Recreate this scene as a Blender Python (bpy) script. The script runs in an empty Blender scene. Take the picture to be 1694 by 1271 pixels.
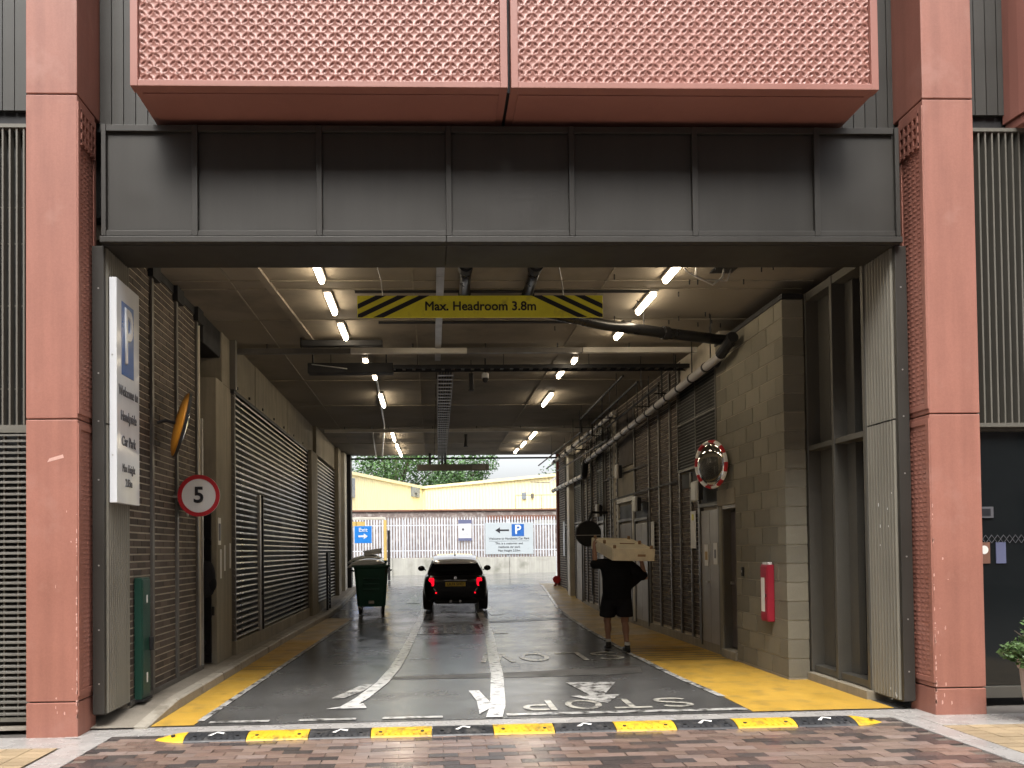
import bpy, bmesh, math, random
from mathutils import Vector, Matrix
random.seed(7)
S = bpy.context.scene
COL = S.collection
R = math.radians
# ------------------------------------------------------------------ camera
cam_d = bpy.data.cameras.new('camera'); cam = bpy.data.objects.new('camera', cam_d); COL.objects.link(cam)
YAW, PIT, ROL = R(1.6), R(1.1), R(.62)
fwd = Vector((math.sin(YAW)*math.cos(PIT), math.cos(YAW)*math.cos(PIT), math.sin(PIT)))
rgt = Vector((math.cos(YAW), -math.sin(YAW), 0)); upv = rgt.cross(fwd)
c_r = rgt*math.cos(ROL) - upv*math.sin(ROL); c_u = rgt*math.sin(ROL) + upv*math.cos(ROL)
cam.matrix_world = Matrix(((c_r.x, c_u.x, -fwd.x, 0), (c_r.y, c_u.y, -fwd.y, 0), (c_r.z, c_u.z, -fwd.z, 1.6), (0, 0, 0, 1)))
cam_d.sensor_width = 36; cam_d.lens = 1290/1694*36
cam_d.shift_x = (847-750)/1694; cam_d.shift_y = (887-635.5)/1694
cam_d.clip_start = .05; cam_d.clip_end = 2000
S.camera = cam
# ------------------------------------------------------------------ world, sun, exposure
w = bpy.data.worlds.new('World'); S.world = w; w.use_nodes = True
nt = w.node_tree; bg = nt.nodes['Background']
sky = nt.nodes.new('ShaderNodeTexSky'); sky.sky_type = 'NISHITA'; sky.sun_disc = False
SUN_EL, SUN_AZ = R(58), R(188)       # azimuth clockwise from +Y: behind the camera
sky.sun_elevation = SUN_EL; sky.sun_rotation = SUN_AZ
sky.air_density = 1.0; sky.dust_density = 6.0; sky.ozone_density = 1.0
hs = nt.nodes.new('ShaderNodeHueSaturation'); hs.inputs['Saturation'].default_value = .22; hs.inputs['Value'].default_value = 1.0
nt.links.new(sky.outputs[0], hs.inputs['Color']); nt.links.new(hs.outputs[0], bg.inputs[0])
bg.inputs[1].default_value = .15
sl = bpy.data.lights.new('sun', 'SUN'); sl.energy = .8; sl.angle = R(25); sl.color = (1, .96, .9)
so = bpy.data.objects.new('sun', sl); COL.objects.link(so); so.location = (0, -10, 20)
sd = Vector((math.sin(SUN_AZ)*math.cos(SUN_EL), math.cos(SUN_AZ)*math.cos(SUN_EL), math.sin(SUN_EL)))
so.rotation_euler = (-sd).to_track_quat('-Z', 'Y').to_euler()
S.view_settings.view_transform = 'Standard'; S.view_settings.look = 'None'
S.view_settings.exposure = 1.5; S.view_settings.gamma = 1
S.cycles.use_denoising = True
S.cycles.max_bounces = 6; S.cycles.diffuse_bounces = 3; S.cycles.glossy_bounces = 3
S.cycles.sample_clamp_indirect = 6

# ------------------------------------------------------------------ materials
def node(nt, t, **k):
    n = nt.nodes.new(t)
    for a, b in k.items(): setattr(n, a, b)
    return n
def mat(name, col, rough=.6, metal=0., var=.15, scale=3., fine=.06, fscale=70., bump=.0, bscale=90., rnd=0., cols=None,
        stain=None, stain_scale=.9, stain_lo=.5, stain_hi=.7, streak=0., rvar=.1, spec=.5, emit=None, estr=0., coat=0., bdist=.004, alpha=None):
    m = bpy.data.materials.new(name); m.use_nodes = True; nt = m.node_tree
    b = nt.nodes['Principled BSDF']; L = nt.links.new
    tc = node(nt, 'ShaderNodeTexCoord'); co = tc.outputs['Object']
    base = node(nt, 'ShaderNodeRGB'); base.outputs[0].default_value = (*col, 1); cur = base.outputs[0]
    if rnd or cols:
        oi = node(nt, 'ShaderNodeObjectInfo'); ge = node(nt, 'ShaderNodeNewGeometry')
        ad = node(nt, 'ShaderNodeMath', operation='ADD'); L(oi.outputs['Random'], ad.inputs[0]); L(ge.outputs['Random Per Island'], ad.inputs[1])
        fr = node(nt, 'ShaderNodeMath', operation='FRACT'); L(ad.outputs[0], fr.inputs[0])
        if cols:
            cr = node(nt, 'ShaderNodeValToRGB'); cr.color_ramp.interpolation = 'CONSTANT'
            e = cr.color_ramp.elements
            while len(e) < len(cols): e.new(.5)
            for i, c in enumerate(cols): e[i].position = i/len(cols); e[i].color = (*c, 1)
            L(fr.outputs[0], cr.inputs[0]); cur = cr.outputs[0]
            m2 = node(nt, 'ShaderNodeMath', operation='MULTIPLY'); L(fr.outputs[0], m2.inputs[0]); m2.inputs[1].default_value = 37.7
            fr = node(nt, 'ShaderNodeMath', operation='FRACT'); L(m2.outputs[0], fr.inputs[0])
        mr = node(nt, 'ShaderNodeMapRange'); mr.inputs[3].default_value = 1-rnd; mr.inputs[4].default_value = 1+rnd; L(fr.outputs[0], mr.inputs[0])
        mu = node(nt, 'ShaderNodeVectorMath', operation='SCALE'); L(cur, mu.inputs[0]); L(mr.outputs[0], mu.inputs['Scale']); cur = mu.outputs[0]
    def noise(sc, det=5, vec=co):
        n = node(nt, 'ShaderNodeTexNoise'); n.inputs['Scale'].default_value = sc; n.inputs['Detail'].default_value = det; n.inputs['Roughness'].default_value = .6
        L(vec, n.inputs['Vector']); return n.outputs[0]
    def scale_by(cur, fac, amt):
        mr = node(nt, 'ShaderNodeMapRange'); mr.inputs[1].default_value = .25; mr.inputs[2].default_value = .75
        mr.inputs[3].default_value = 1-amt; mr.inputs[4].default_value = 1+amt; L(fac, mr.inputs[0])
        mu = node(nt, 'ShaderNodeVectorMath', operation='SCALE'); L(cur, mu.inputs[0]); L(mr.outputs[0], mu.inputs['Scale']); return mu.outputs[0]
    n1 = None
    if var: n1 = noise(scale); cur = scale_by(cur, n1, var)
    if fine: cur = scale_by(cur, noise(fscale, 3), fine)
    if streak:
        mp = node(nt, 'ShaderNodeMapping'); mp.inputs['Scale'].default_value = (5, 5, .35); L(co, mp.inputs[0])
        cur = scale_by(cur, noise(1.6, 4, mp.outputs[0]), streak)
    if stain:
        f = noise(stain_scale, 8); mr = node(nt, 'ShaderNodeMapRange'); mr.inputs[1].default_value = stain_lo; mr.inputs[2].default_value = stain_hi; L(f, mr.inputs[0])
        mx = node(nt, 'ShaderNodeMix', data_type='RGBA'); L(mr.outputs[0], mx.inputs[0]); L(cur, mx.inputs[6]); mx.inputs[7].default_value = (*stain, 1); cur = mx.outputs[2]
    L(cur, b.inputs['Base Color'])
    if rvar:
        f = noise(scale*.7+.3, 6); mr = node(nt, 'ShaderNodeMapRange'); mr.inputs[1].default_value = .3; mr.inputs[2].default_value = .7
        mr.inputs[3].default_value = max(.03, rough-rvar); mr.inputs[4].default_value = min(1, rough+rvar); L(f, mr.inputs[0]); L(mr.outputs[0], b.inputs['Roughness'])
    else: b.inputs['Roughness'].default_value = rough
    b.inputs['Metallic'].default_value = metal
    b.inputs['Specular IOR Level'].default_value = spec
    b.inputs['Coat Weight'].default_value = coat
    if bump:
        bp = node(nt, 'ShaderNodeBump'); bp.inputs['Strength'].default_value = bump; bp.inputs['Distance'].default_value = bdist
        L(noise(bscale, 5), bp.inputs['Height']); L(bp.outputs[0], b.inputs['Normal'])
    if emit: b.inputs['Emission Color'].default_value = (*emit, 1); b.inputs['Emission Strength'].default_value = estr
    if alpha is not None: b.inputs['Alpha'].default_value = alpha
    return m
M = {}
M['pink'] = mat('pink', (.318, .134, .098), .55, var=.12, scale=1.1, fine=.08, bump=.18, bscale=150, streak=.14, stain=(.38, .19, .15), stain_scale=2.6, stain_lo=.56, stain_hi=.82)
M['pink_bay'] = mat('pink_bay', (.31, .132, .102), .45, var=.07, scale=.9, fine=.04, bump=.03, streak=.05)
M['dark_metal'] = mat('dark_metal', (.040, .037, .032), .45, metal=.15, var=.06, scale=.9, fine=.03, streak=.08)
M['liner'] = mat('liner', (.22, .205, .165), .5, metal=.15, var=.08, scale=1.2, fine=.04, streak=.12)
M['cladding'] = mat('cladding', (.05, .049, .044), .5, metal=.2, var=.08, streak=.1, rnd=.12)
M['black'] = mat('black', (.008, .008, .009), .6, var=.1)
M['blackgloss'] = mat('blackgloss', (.012, .012, .013), .3, var=0, fine=0)
M['fin'] = mat('fin', (.15, .142, .12), .5, metal=.2, var=.05, rnd=.06)
M['lattice'] = mat('lattice', (.155, .148, .13), .5, metal=.2, var=.05, rnd=.08)
M['concrete'] = mat('concrete', (.25, .22, .165), .8, var=.2, scale=1.1, fine=.08, streak=.22, bump=.25, bscale=60, stain=(.12, .10, .075), stain_scale=.8, stain_lo=.54, stain_hi=.8)
M['ceiling'] = mat('ceiling', (.24, .205, .155), .85, var=.14, scale=.6, fine=.07, bump=.2, bscale=50, stain=(.10, .085, .065), stain_scale=.55, stain_lo=.5, stain_hi=.75)
M['mortar'] = mat('mortar', (.52, .465, .37), .9, var=.15, scale=4, fine=.1, bump=.3)
M['brick'] = mat('brick', (.075, .056, .043), .75, var=.25, scale=6, fine=.15, rnd=.4, bump=.4, bscale=80)
M['block'] = mat('block', (.17, .155, .117), .9, var=.16, scale=3, fine=.14, fscale=120, rnd=.2, bump=.5, bscale=110)
M['blockmortar'] = mat('blockmortar', (.40, .36, .27), .9, var=.12, fine=.1, bump=.3)
M['steel'] = mat('steel', (.17, .16, .145), .45, metal=.6, var=.12, streak=.1)
M['slat'] = mat('slat', (.40, .385, .36), .32, metal=.6, var=.1, rnd=.12)
M['galv'] = mat('galv', (.45, .44, .42), .4, metal=.7, var=.15, scale=6)
M['whiteduct'] = mat('whiteduct', (.55, .52, .45), .5, var=.15, scale=3)
M['pipegrey'] = mat('pipegrey', (.42, .40, .38), .45, var=.12, metal=.2)
M['asphalt'] = mat('asphalt', (.08, .079, .077), .21, var=.28, scale=1.1, fine=.3, fscale=160, bump=.16, bscale=190, bdist=.004, rvar=.12, stain=(.1, .095, .088), stain_scale=.5, stain_lo=.55, stain_hi=.75)
M['wetroad'] = mat('wetroad', (.11, .11, .11), .12, var=.25, scale=.8, fine=.2, bump=.25, bscale=120, rvar=.12)
M['patch'] = mat('patch', (.10, .095, .088), .38, var=.3, scale=2.5, fine=.3, bump=.4, bscale=150, stain=(.055, .053, .05), stain_scale=3, stain_lo=.45, stain_hi=.6)
M['roadwhite'] = mat('roadwhite', (.62, .61, .59), .2, var=.2, scale=5, fine=.25, fscale=110, bump=.1, stain=(.10, .098, .093), stain_scale=9, stain_lo=.52, stain_hi=.66)
M['lettering'] = mat('lettering', (.48, .46, .40), .21, var=.2, scale=5, fine=.2, bump=.1, stain=(.09, .088, .085), stain_scale=8, stain_lo=.47, stain_hi=.66)
M['oldwhite'] = mat('oldwhite', (.46, .45, .425), .21, var=.25, scale=5, fine=.25, bump=.1, stain=(.075, .073, .07), stain_scale=8, stain_lo=.46, stain_hi=.62)
M['yellowpath'] = mat('yellowpath', (.46, .275, .04), .5, var=.14, scale=2.5, fine=.14, fscale=130, bump=.35, bscale=150, rvar=.15, stain=(.20, .135, .04), stain_scale=3.5, stain_lo=.5, stain_hi=.78)
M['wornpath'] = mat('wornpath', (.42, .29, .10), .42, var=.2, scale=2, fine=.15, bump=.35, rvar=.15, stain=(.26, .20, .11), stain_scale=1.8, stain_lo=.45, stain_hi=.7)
M['paving'] = mat('paving', (.2, .11, .08), .18, cols=[(.20, .135, .11), (.235, .17, .142), (.085, .07, .066), (.165, .112, .093), (.25, .19, .165), (.125, .09, .08), (.21, .15, .122), (.075, .064, .062), (.225, .16, .135)],
                  rnd=.14, var=.12, scale=7, fine=.2, fscale=150, bump=.1, bscale=140, rvar=.12)
M['sand'] = mat('sand', (.14, .11, .09), .7, var=.2, fine=.2, bump=.4)
M['granite'] = mat('granite', (.34, .325, .31), .28, var=.12, scale=5, fine=.3, fscale=190, rvar=.16, bump=.12, bscale=140, rnd=.06)
M['buff'] = mat('buff', (.33, .25, .155), .55, var=.1, fine=.15, rnd=.14, bump=.3)
M['ground'] = mat('ground', (.10, .09, .082), .55, var=.2, scale=.6, fine=.15, bump=.2)
M['kerb'] = mat('kerb', (.33, .30, .25), .7, var=.15, scale=3, fine=.15, rnd=.1, bump=.3, stain=(.16, .14, .11), stain_scale=3)
M['footway'] = mat('footway', (.22, .195, .16), .7, var=.2, scale=2, fine=.15, bump=.3, stain=(.11, .095, .075), stain_scale=1.4, stain_lo=.5, stain_hi=.7)
M['byellow'] = mat('byellow', (.62, .38, .02), .5, var=.08, fine=.08, rnd=.06, stain=(.22, .15, .03), stain_scale=11, stain_lo=.5, stain_hi=.68)
M['bblack'] = mat('bblack', (.024, .025, .028), .45, var=.25, fine=.2, rnd=.1, stain=(.09, .085, .08), stain_scale=10, stain_lo=.52, stain_hi=.72)
M['white'] = mat('white', (.78, .78, .76), .4, var=.05, fine=.02)
M['signwhite'] = mat('signwhite', (.62, .63, .65), .15, var=.06, scale=2, fine=.02, rvar=.06, streak=.05)
M['signgrey'] = mat('signgrey', (.37, .41, .43), .35, var=.03, fine=0)
M['blue'] = mat('blue', (.022, .10, .33), .3, var=.05, fine=0)
M['exitblue'] = mat('exitblue', (.02, .2, .62), .35, var=.04, fine=0)
M['ink'] = mat('ink', (.012, .012, .016), .5, var=0, fine=0)
M['inkslate'] = mat('inkslate', (.10, .11, .19), .5, var=.05, fine=0)
M['inkgrey'] = mat('inkgrey', (.09, .09, .10), .5, var=0, fine=0)
M['signyellow'] = mat('signyellow', (.66, .60, .04), .45, var=.12, scale=3, fine=.05, stain=(.34, .29, .05), stain_scale=6, stain_lo=.58, stain_hi=.8)
M['red'] = mat('red', (.45, .018, .025), .4, var=.06, fine=.02)
M['firered'] = mat('firered', (.30, .018, .035), .35, var=.05, fine=.02)
M['orange'] = mat('orange', (.50, .2, .015), .5, var=.1, fine=.05)
M['green'] = mat('green', (.012, .05, .036), .4, var=.08, fine=.03)
M['bingreen'] = mat('bingreen', (.010, .07, .045), .38, var=.12, fine=.05)
M['lid'] = mat('lid', (.55, .56, .57), .13, var=.1, fine=.04)  # pale base colour stands in for sky reflected on the wet lid
M['glass'] = mat('glass', (.008, .010, .011), .06, var=0, fine=0, spec=.5, rvar=0)
M['mirror'] = mat('mirror', (.72, .72, .70), .04, metal=1, var=0, fine=0, rvar=0)
M['door'] = mat('door', (.29, .27, .24), .45, metal=.15, var=.08, streak=.1, rnd=.05)
M['doordark'] = mat('doordark', (.11, .095, .095), .45, metal=.15, var=.08)
M['paper'] = mat('paper', (.72, .71, .68), .6, var=.06, fine=.02)
M['wood'] = mat('wood', (.70, .62, .45), .7, var=.16, scale=5, fine=.1, bump=.2)
M['woodpost'] = mat('woodpost', (.30, .18, .09), .7, var=.15)
M['skin'] = mat('skin', (.33, .18, .12), .55, var=.08, fine=.04)
M['cloth'] = mat('cloth', (.006, .006, .007), .9, var=.15, fine=.05, spec=.2)
M['cloth2'] = mat('cloth2', (.011, .011, .014), .85, var=.15, fine=.05, spec=.2)
M['sock'] = mat('sock', (.6, .6, .58), .9)
M['hair'] = mat('hair', (.015, .011, .008), .7)
M['tan'] = mat('tan', (.4, .27, .12), .7)
M['carpaint'] = mat('carpaint', (.005, .005, .006), .2, var=0, fine=0, spec=.35, rvar=0)
M['carwhite'] = mat('carwhite', (.78, .78, .80), .15, var=0, fine=0, coat=1., rvar=0)
M['rubber'] = mat('rubber', (.012, .012, .012), .8, var=.1)
M['tail'] = mat('tail', (.6, .01, .03), .25, var=0, fine=0, emit=(1, .004, .02), estr=.5)
M['chrome'] = mat('chrome', (.7, .7, .7), .15, metal=1, var=0, fine=0)
M['plate'] = mat('plate', (.62, .44, .06), .4, var=.05, fine=0)
M['lamp'] = mat('lamp', (.9, .9, .85), .4, var=0, fine=0, emit=(1, .84, .62), estr=11.5)
M['lampbody'] = mat('lampbody', (.4, .38, .35), .5, var=.05)
M['yellowclad'] = mat('yellowclad', (.88, .78, .47), .5, var=.05, scale=.5, fine=.02, streak=.05)
M['palisade'] = mat('palisade', (.60, .62, .66), .4, metal=.35, var=.12, rnd=.12)
M['rust'] = mat('rust', (.16, .075, .05), .8, var=.3, scale=4)
M['oldbrick'] = mat('oldbrick', (.17, .135, .122), .85, var=.3, scale=3, fine=.2, fscale=14, stain=(.34, .31, .285), stain_scale=3.5, stain_lo=.5, stain_hi=.65)
M['paleconc'] = mat('paleconc', (.35, .345, .31), .8, var=.15, scale=1.2, fine=.1, streak=.2, bump=.2, stain=(.2, .2, .17), stain_scale=1.2)
M['leaf'] = mat('leaf', (.06, .13, .035), .55, var=.35, scale=.9, fine=.1, rnd=.4)
M['leaf2'] = mat('leaf2', (.085, .15, .05), .45, var=.25, scale=8, fine=.1, rnd=.35)
M['bark'] = mat('bark', (.09, .07, .05), .9, var=.3, scale=8)
M['pot'] = mat('pot', (.42, .36, .31), .8, var=.15, scale=5, bump=.3)
M['soil'] = mat('soil', (.04, .03, .02), .9)
M['frame'] = mat('frame', (.10, .094, .08), .45, metal=.3, var=.08)
M['winglass'] = mat('winglass', (.22, .25, .29), .3, var=.1)
M['goalyellow'] = mat('goalyellow', (.62, .44, .14), .5, var=.12)
M['redpole'] = mat('redpole', (.14, .03, .022), .55, var=.2)
M['cctv'] = mat('cctv', (.5, .5, .48), .4, var=.05)

# wall tiles, bricks: helpers ------------------------------------------------
class MB:
    def __init__(s): s.v = []; s.f = []
    def add(s, vs, fs):
        o = len(s.v); s.v += [tuple(v) for v in vs]; s.f += [tuple(i+o for i in f) for f in fs]; return s
    def box(s, x0, x1, y0, y1, z0, z1):
        vs = [(x, y, z) for z in (z0, z1) for y in (y0, y1) for x in (x0, x1)]
        return s.add(vs, [(0, 2, 3, 1), (4, 5, 7, 6), (0, 1, 5, 4), (2, 6, 7, 3), (0, 4, 6, 2), (1, 3, 7, 5)])
    def xbox(s, mtx, sx, sy, sz):
        vs = [mtx @ Vector((x*sx/2, y*sy/2, z*sz/2)) for z in (-1, 1) for y in (-1, 1) for x in (-1, 1)]
        return s.add(vs, [(0, 2, 3, 1), (4, 5, 7, 6), (0, 1, 5, 4), (2, 6, 7, 3), (0, 4, 6, 2), (1, 3, 7, 5)])
    def bar(s, p, q, w_, h_=None):
        p, q = Vector(p), Vector(q); d = q-p; h_ = h_ or w_
        m = Matrix.Translation((p+q)/2) @ d.to_track_quat('Y', 'Z').to_matrix().to_4x4()
        return s.xbox(m, w_, d.length, h_)
    def tube(s, pts, r, n=10, cap=True):
        pts = [Vector(p) for p in pts]; rs = r if isinstance(r, (list, tuple)) else [r]*len(pts)
        rings = []; up = None
        for i, p in enumerate(pts):
            a = pts[max(i-1, 0)]; b = pts[min(i+1, len(pts)-1)]; d = (b-a).normalized()
            if up is None: up = d.orthogonal().normalized()
            up = (up - d*up.dot(d)).normalized(); sd_ = d.cross(up)
            rings.append([p + (up*math.cos(2*math.pi*k/n)+sd_*math.sin(2*math.pi*k/n))*rs[i] for k in range(n)])
        vs = [v for r_ in rings for v in r_]; fs = []
        for i in range(len(rings)-1):
            for k in range(n): fs.append((i*n+k, i*n+(k+1) % n, (i+1)*n+(k+1) % n, (i+1)*n+k))
        if cap: fs.append(tuple(range(n))[::-1]); fs.append(tuple((len(rings)-1)*n+k for k in range(n)))
        return s.add(vs, fs)
    def capsule(s, p, q, r0, r1, n=14):
        p, q = Vector(p), Vector(q); d = (q-p).normalized(); pts = []; rs = []
        for a in (-80, -50, -20): pts.append(p+d*r0*math.sin(R(a))); rs.append(r0*math.cos(R(a)))
        for a in (20, 50, 80): pts.append(q+d*r1*math.sin(R(a))); rs.append(r1*math.cos(R(a)))
        return s.tube(pts, rs, n)
    def ell(s, c, rx, ry, rz, nu=16, nv=10):
        vs = []; fs = []
        for j in range(nv+1):
            t = math.pi*j/nv
            for i in range(nu):
                a = 2*math.pi*i/nu; vs.append((c[0]+rx*math.sin(t)*math.cos(a), c[1]+ry*math.sin(t)*math.sin(a), c[2]-rz*math.cos(t)))
        for j in range(nv):
            for i in range(nu): fs.append((j*nu+i, j*nu+(i+1) % nu, (j+1)*nu+(i+1) % nu, (j+1)*nu+i))
        return s.add(vs, fs)
    def prism(s, poly, ax, a0, a1):
        """polygon in the two other axes extruded along axis ax"""
        n = len(poly); vs = []
        for a in (a0, a1):
            for p in poly:
                v = list(p); v.insert(ax, a); vs.append(v)
        fs = [tuple(range(n))[::-1], tuple(range(n, 2*n))] + [(i, (i+1) % n, n+(i+1) % n, n+i) for i in range(n)]
        return s.add(vs, fs)
    def rings(s, rings, cap=True, closed=True):
        n = len(rings[0]); vs = [v for r_ in rings for v in r_]; fs = []
        for i in range(len(rings)-1):
            for k in range(n if closed else n-1): fs.append((i*n+k, i*n+(k+1) % n, (i+1)*n+(k+1) % n, (i+1)*n+k))
        if cap: fs.append(tuple(range(n))[::-1]); fs.append(tuple((len(rings)-1)*n+k for k in range(n)))
        return s.add(vs, fs)
    def mesh(s, name='mesh', smooth=False, fix=True):
        me = bpy.data.meshes.new(name); me.from_pydata(s.v, [], s.f); me.update()
        if fix:
            bm = bmesh.new(); bm.from_mesh(me); bmesh.ops.recalc_face_normals(bm, faces=bm.faces); bm.to_mesh(me); bm.free()
        if smooth: me.polygons.foreach_set('use_smooth', [True]*len(me.polygons))
        return me
    def build(s, name, m, parent=None, smooth=False, bevel=0, fix=True, auto=None):
        return link(name, s.mesh(name, smooth, fix), m, parent, bevel)
def link(name, me, m, parent=None, bevel=0, loc=None):
    o = bpy.data.objects.new(name, me); COL.objects.link(o)
    if m is not None and not me.materials: me.materials.append(M[m] if isinstance(m, str) else m)
    if parent is not None: o.parent = parent
    if loc: o.location = loc
    if bevel:
        bv = o.modifiers.new('bevel', 'BEVEL'); bv.width = bevel; bv.segments = 2; bv.limit_method = 'ANGLE'
    return o
def tag(o, label, cat, group=None):
    o['label'] = label; o['category'] = cat
    if group: o['group'] = group
    return o
def thing(name, label, cat, loc=(0, 0, 0), rz=0, group=None):
    o = bpy.data.objects.new(name, None); COL.objects.link(o); o.location = loc; o.rotation_euler = (0, 0, rz); o.empty_display_size = .2
    return tag(o, label, cat, group)
def struct(name, o=None):
    if o is None: o = bpy.data.objects.new(name, None); COL.objects.link(o)
    o['kind'] = 'structure'; return o
def stuff(o): o['kind'] = 'stuff'; return o
def evalmesh(o):
    dg = bpy.context.evaluated_depsgraph_get(); dg.update()
    me = bpy.data.meshes.new_from_object(o.evaluated_get(dg)); return me
def remesh(mb, name, m, parent, vox=.012, it=4, rep=1.0):
    o = link('tmp', mb.mesh('tmp'), None)
    r = o.modifiers.new('r', 'REMESH'); r.mode = 'VOXEL'; r.voxel_size = vox
    sm = o.modifiers.new('s', 'SMOOTH'); sm.iterations = it; sm.factor = .5
    me = evalmesh(o); bpy.data.objects.remove(o)
    me.polygons.foreach_set('use_smooth', [True]*len(me.polygons)); me.name = name
    me.materials.clear()
    return link(name, me, m, parent)
def subsurf(mb, name, m, parent, lv=2):
    o = link('tmp', mb.mesh('tmp'), None); s_ = o.modifiers.new('s', 'SUBSURF'); s_.levels = lv; s_.render_levels = lv
    me = evalmesh(o); bpy.data.objects.remove(o); me.materials.clear()
    me.polygons.foreach_set('use_smooth', [True]*len(me.polygons))
    return link(name, me, m, parent)
def text(name, body, size, m, parent, mtx, align='CENTER', ext=.0015, bold=0., sx=1., spacing=1.):
    cu = bpy.data.curves.new('txt', 'FONT'); cu.body = body; cu.size = size; cu.align_x = align; cu.align_y = 'CENTER'; cu.extrude = ext; cu.bevel_depth = bold; cu.bevel_resolution = 0; cu.resolution_u = 4; cu.space_character = spacing; cu.space_line = .95
    o = bpy.data.objects.new('txt', cu); COL.objects.link(o); me = evalmesh(o); bpy.data.objects.remove(o)
    me.transform(mtx @ Matrix.Diagonal((sx, 1, 1, 1))); me.update(); me.materials.clear()
    return link(name, me, m, parent)
def facing_minus_y(x, y, z): return Matrix.Translation((x, y, z)) @ Matrix.Rotation(R(90), 4, 'X')
def facing_plus_x(x, y, z): return Matrix.Translation((x, y, z)) @ Matrix.Rotation(R(90), 4, 'Z') @ Matrix.Rotation(R(90), 4, 'X')
def facing_minus_x(x, y, z): return Matrix.Translation((x, y, z)) @ Matrix.Rotation(R(-90), 4, 'Z') @ Matrix.Rotation(R(90), 4, 'X')
def gz(x, y):
    t = min(max((y-19.5)/7.5, 0), 1); return .008*min(max(x, -8), 8) + .4*t*t*(3-2*t)
YS = [19.5+.25*i for i in range(31)]
def rows_between(y0, y1): return [y0]+[y for y in YS if y0+.01 < y < y1-.01]+[y1]
def kh(y): return .105*min(max((y-7.2)/1.0, 0), 1)
def interp(tab, y):
    if y <= tab[0][1]: return tab[0][0]
    for (a, ya), (b, yb) in zip(tab, tab[1:]):
        if y <= yb: t = (y-ya)/(yb-ya); return a+(b-a)*t
    return tab[-1][0]
def sheet(name, L_, R_, y0, y1, dz, m, parent=None, step=.4, nx=1, xs=None):
    ys = sorted(set([round(y, 3) for y in rows_between(y0, y1)]+[round(y0+step*i, 3) for i in range(int((y1-y0)/step)+1)]))
    mb = MB(); rows = []
    for y in ys:
        a = L_ if not isinstance(L_, list) else interp(L_, y); b = R_ if not isinstance(R_, list) else interp(R_, y)
        rows.append([(x, y, gz(x, y)+dz) for x in ([a+(b-a)*i/nx for i in range(nx+1)] if xs is None else xs)])
    n = len(rows[0]); mb.v = [v for r_ in rows for v in r_]
    mb.f = [(i*n+k, i*n+k+1, (i+1)*n+k+1, (i+1)*n+k) for i in range(len(rows)-1) for k in range(n-1)]
    return mb.build(name, m, parent, fix=False)
def flat(name, polys, dz, m, parent):
    mb = MB()
    for p in polys: mb.add([(x, y, gz(x, y)+dz) for x, y in p], [tuple(range(len(p)))])
    o = mb.build(name, m, parent)
    if o.data.polygons and o.data.polygons[0].normal.z < 0: o.data.flip_normals()
    return o

# ================================================================== GROUND
g = MB(); xs = [-400, -8, 8, 400]; ys = [-300, 0]+YS+[400]
g.v = [(x, y, gz(x, y)-.03) for y in ys for x in xs]
g.f = [(i*4+k, i*4+k+1, (i+1)*4+k+1, (i+1)*4+k) for i in range(len(ys)-1) for k in range(3)]
struct('ground', g.build('ground', 'ground', fix=False))
road = struct('road', sheet('road', -2.75, 4.6, 7.42, 27, 0, 'asphalt', xs=[-2.75, 4.6]))
cross = struct('access_road', sheet('access_road', -40, 40, 27, 39.9, .0, 'wetroad', xs=[-40, -8, 8, 40], step=3))
thr = struct('threshold_strip', sheet('threshold_strip', -3.3, 4.75, 7.065, 7.415, -.004, 'granite'))
YLI = [(-2.26, 7.43), (-2.25, 8), (-2.21, 9.4), (-2.11, 12.7), (-1.95, 18), (-1.9, 26)]
KB = [(-2.66, 7.3), (-2.66, 14), (-2.6, 18), (-2.5, 22), (-2.42, 26)]
struct('yellow_path', sheet('yellow_path', KB, YLI, 7.44, 14.5, .004, 'yellowpath'))
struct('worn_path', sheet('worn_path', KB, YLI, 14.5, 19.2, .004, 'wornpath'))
YRI = [(3.07, 7.45), (3.07, 8.3), (3.0, 9.5), (2.98, 11.8), (3.05, 15), (3.21, 18.4), (3.64, 25.3), (3.7, 27)]
YRO = [(4.45, 7.45), (4.45, 9.1), (4.35, 9.2), (4.35, 27)]
struct('yellow_path', sheet('yellow_path', YRI, YRO, 7.44, 14.2, .004, 'yellowpath'))
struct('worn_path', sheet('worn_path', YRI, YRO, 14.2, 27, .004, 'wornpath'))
def off(tab, d): return [(x+d, y) for x, y in tab]
sheet('edge_line', off(YRI, -.05), off(YRI, .03), 8.2, 26.5, .008, 'oldwhite', road)
sheet('edge_line', off(YLI, -.02), off(YLI, .05), 7.6, 19, .008, 'oldwhite', road)
# road markings (parts of the road)
def dashline(x0, x1, y, w_): flat('dash', [[(x0, y-w_/2), (x1, y-w_/2), (x1, y+w_/2), (x0, y+w_/2)]], .008, 'oldwhite', road)
for a, b in ((-2.14, -1.57), (-1.29, -.74), (-.49, .09)): dashline(a, b, 7.54, .085)
dashline(.71, 3.05, 7.56, .10)
LB = [(-.9, 8.1), (-.78, 8.6), (-.62, 9.6), (-.52, 10.8), (-.45, 12.4), (-.37, 15), (-.3, 17.5), (-.25, 19.6), (-.2, 23)]
RB = [(.58, 7.47), (.66, 8), (.74, 9.0), (.82, 10), (.92, 12), (1.05, 14.3), (1.15, 16.5), (1.2, 19), (1.3, 23)]
sheet('lane_line', off(LB, -.075), off(LB, .075), 8.1, 23, .008, 'roadwhite', road, step=.25)
sheet('lane_line', off(RB, -.08), off(RB, .08), 7.46, 23, .008, 'roadwhite', road, step=.25)
flat('lane_line_end', [[(-1.1, 8.04), (-.68, 8.04), (-.74, 8.3)]], .009, 'roadwhite', road)
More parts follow.
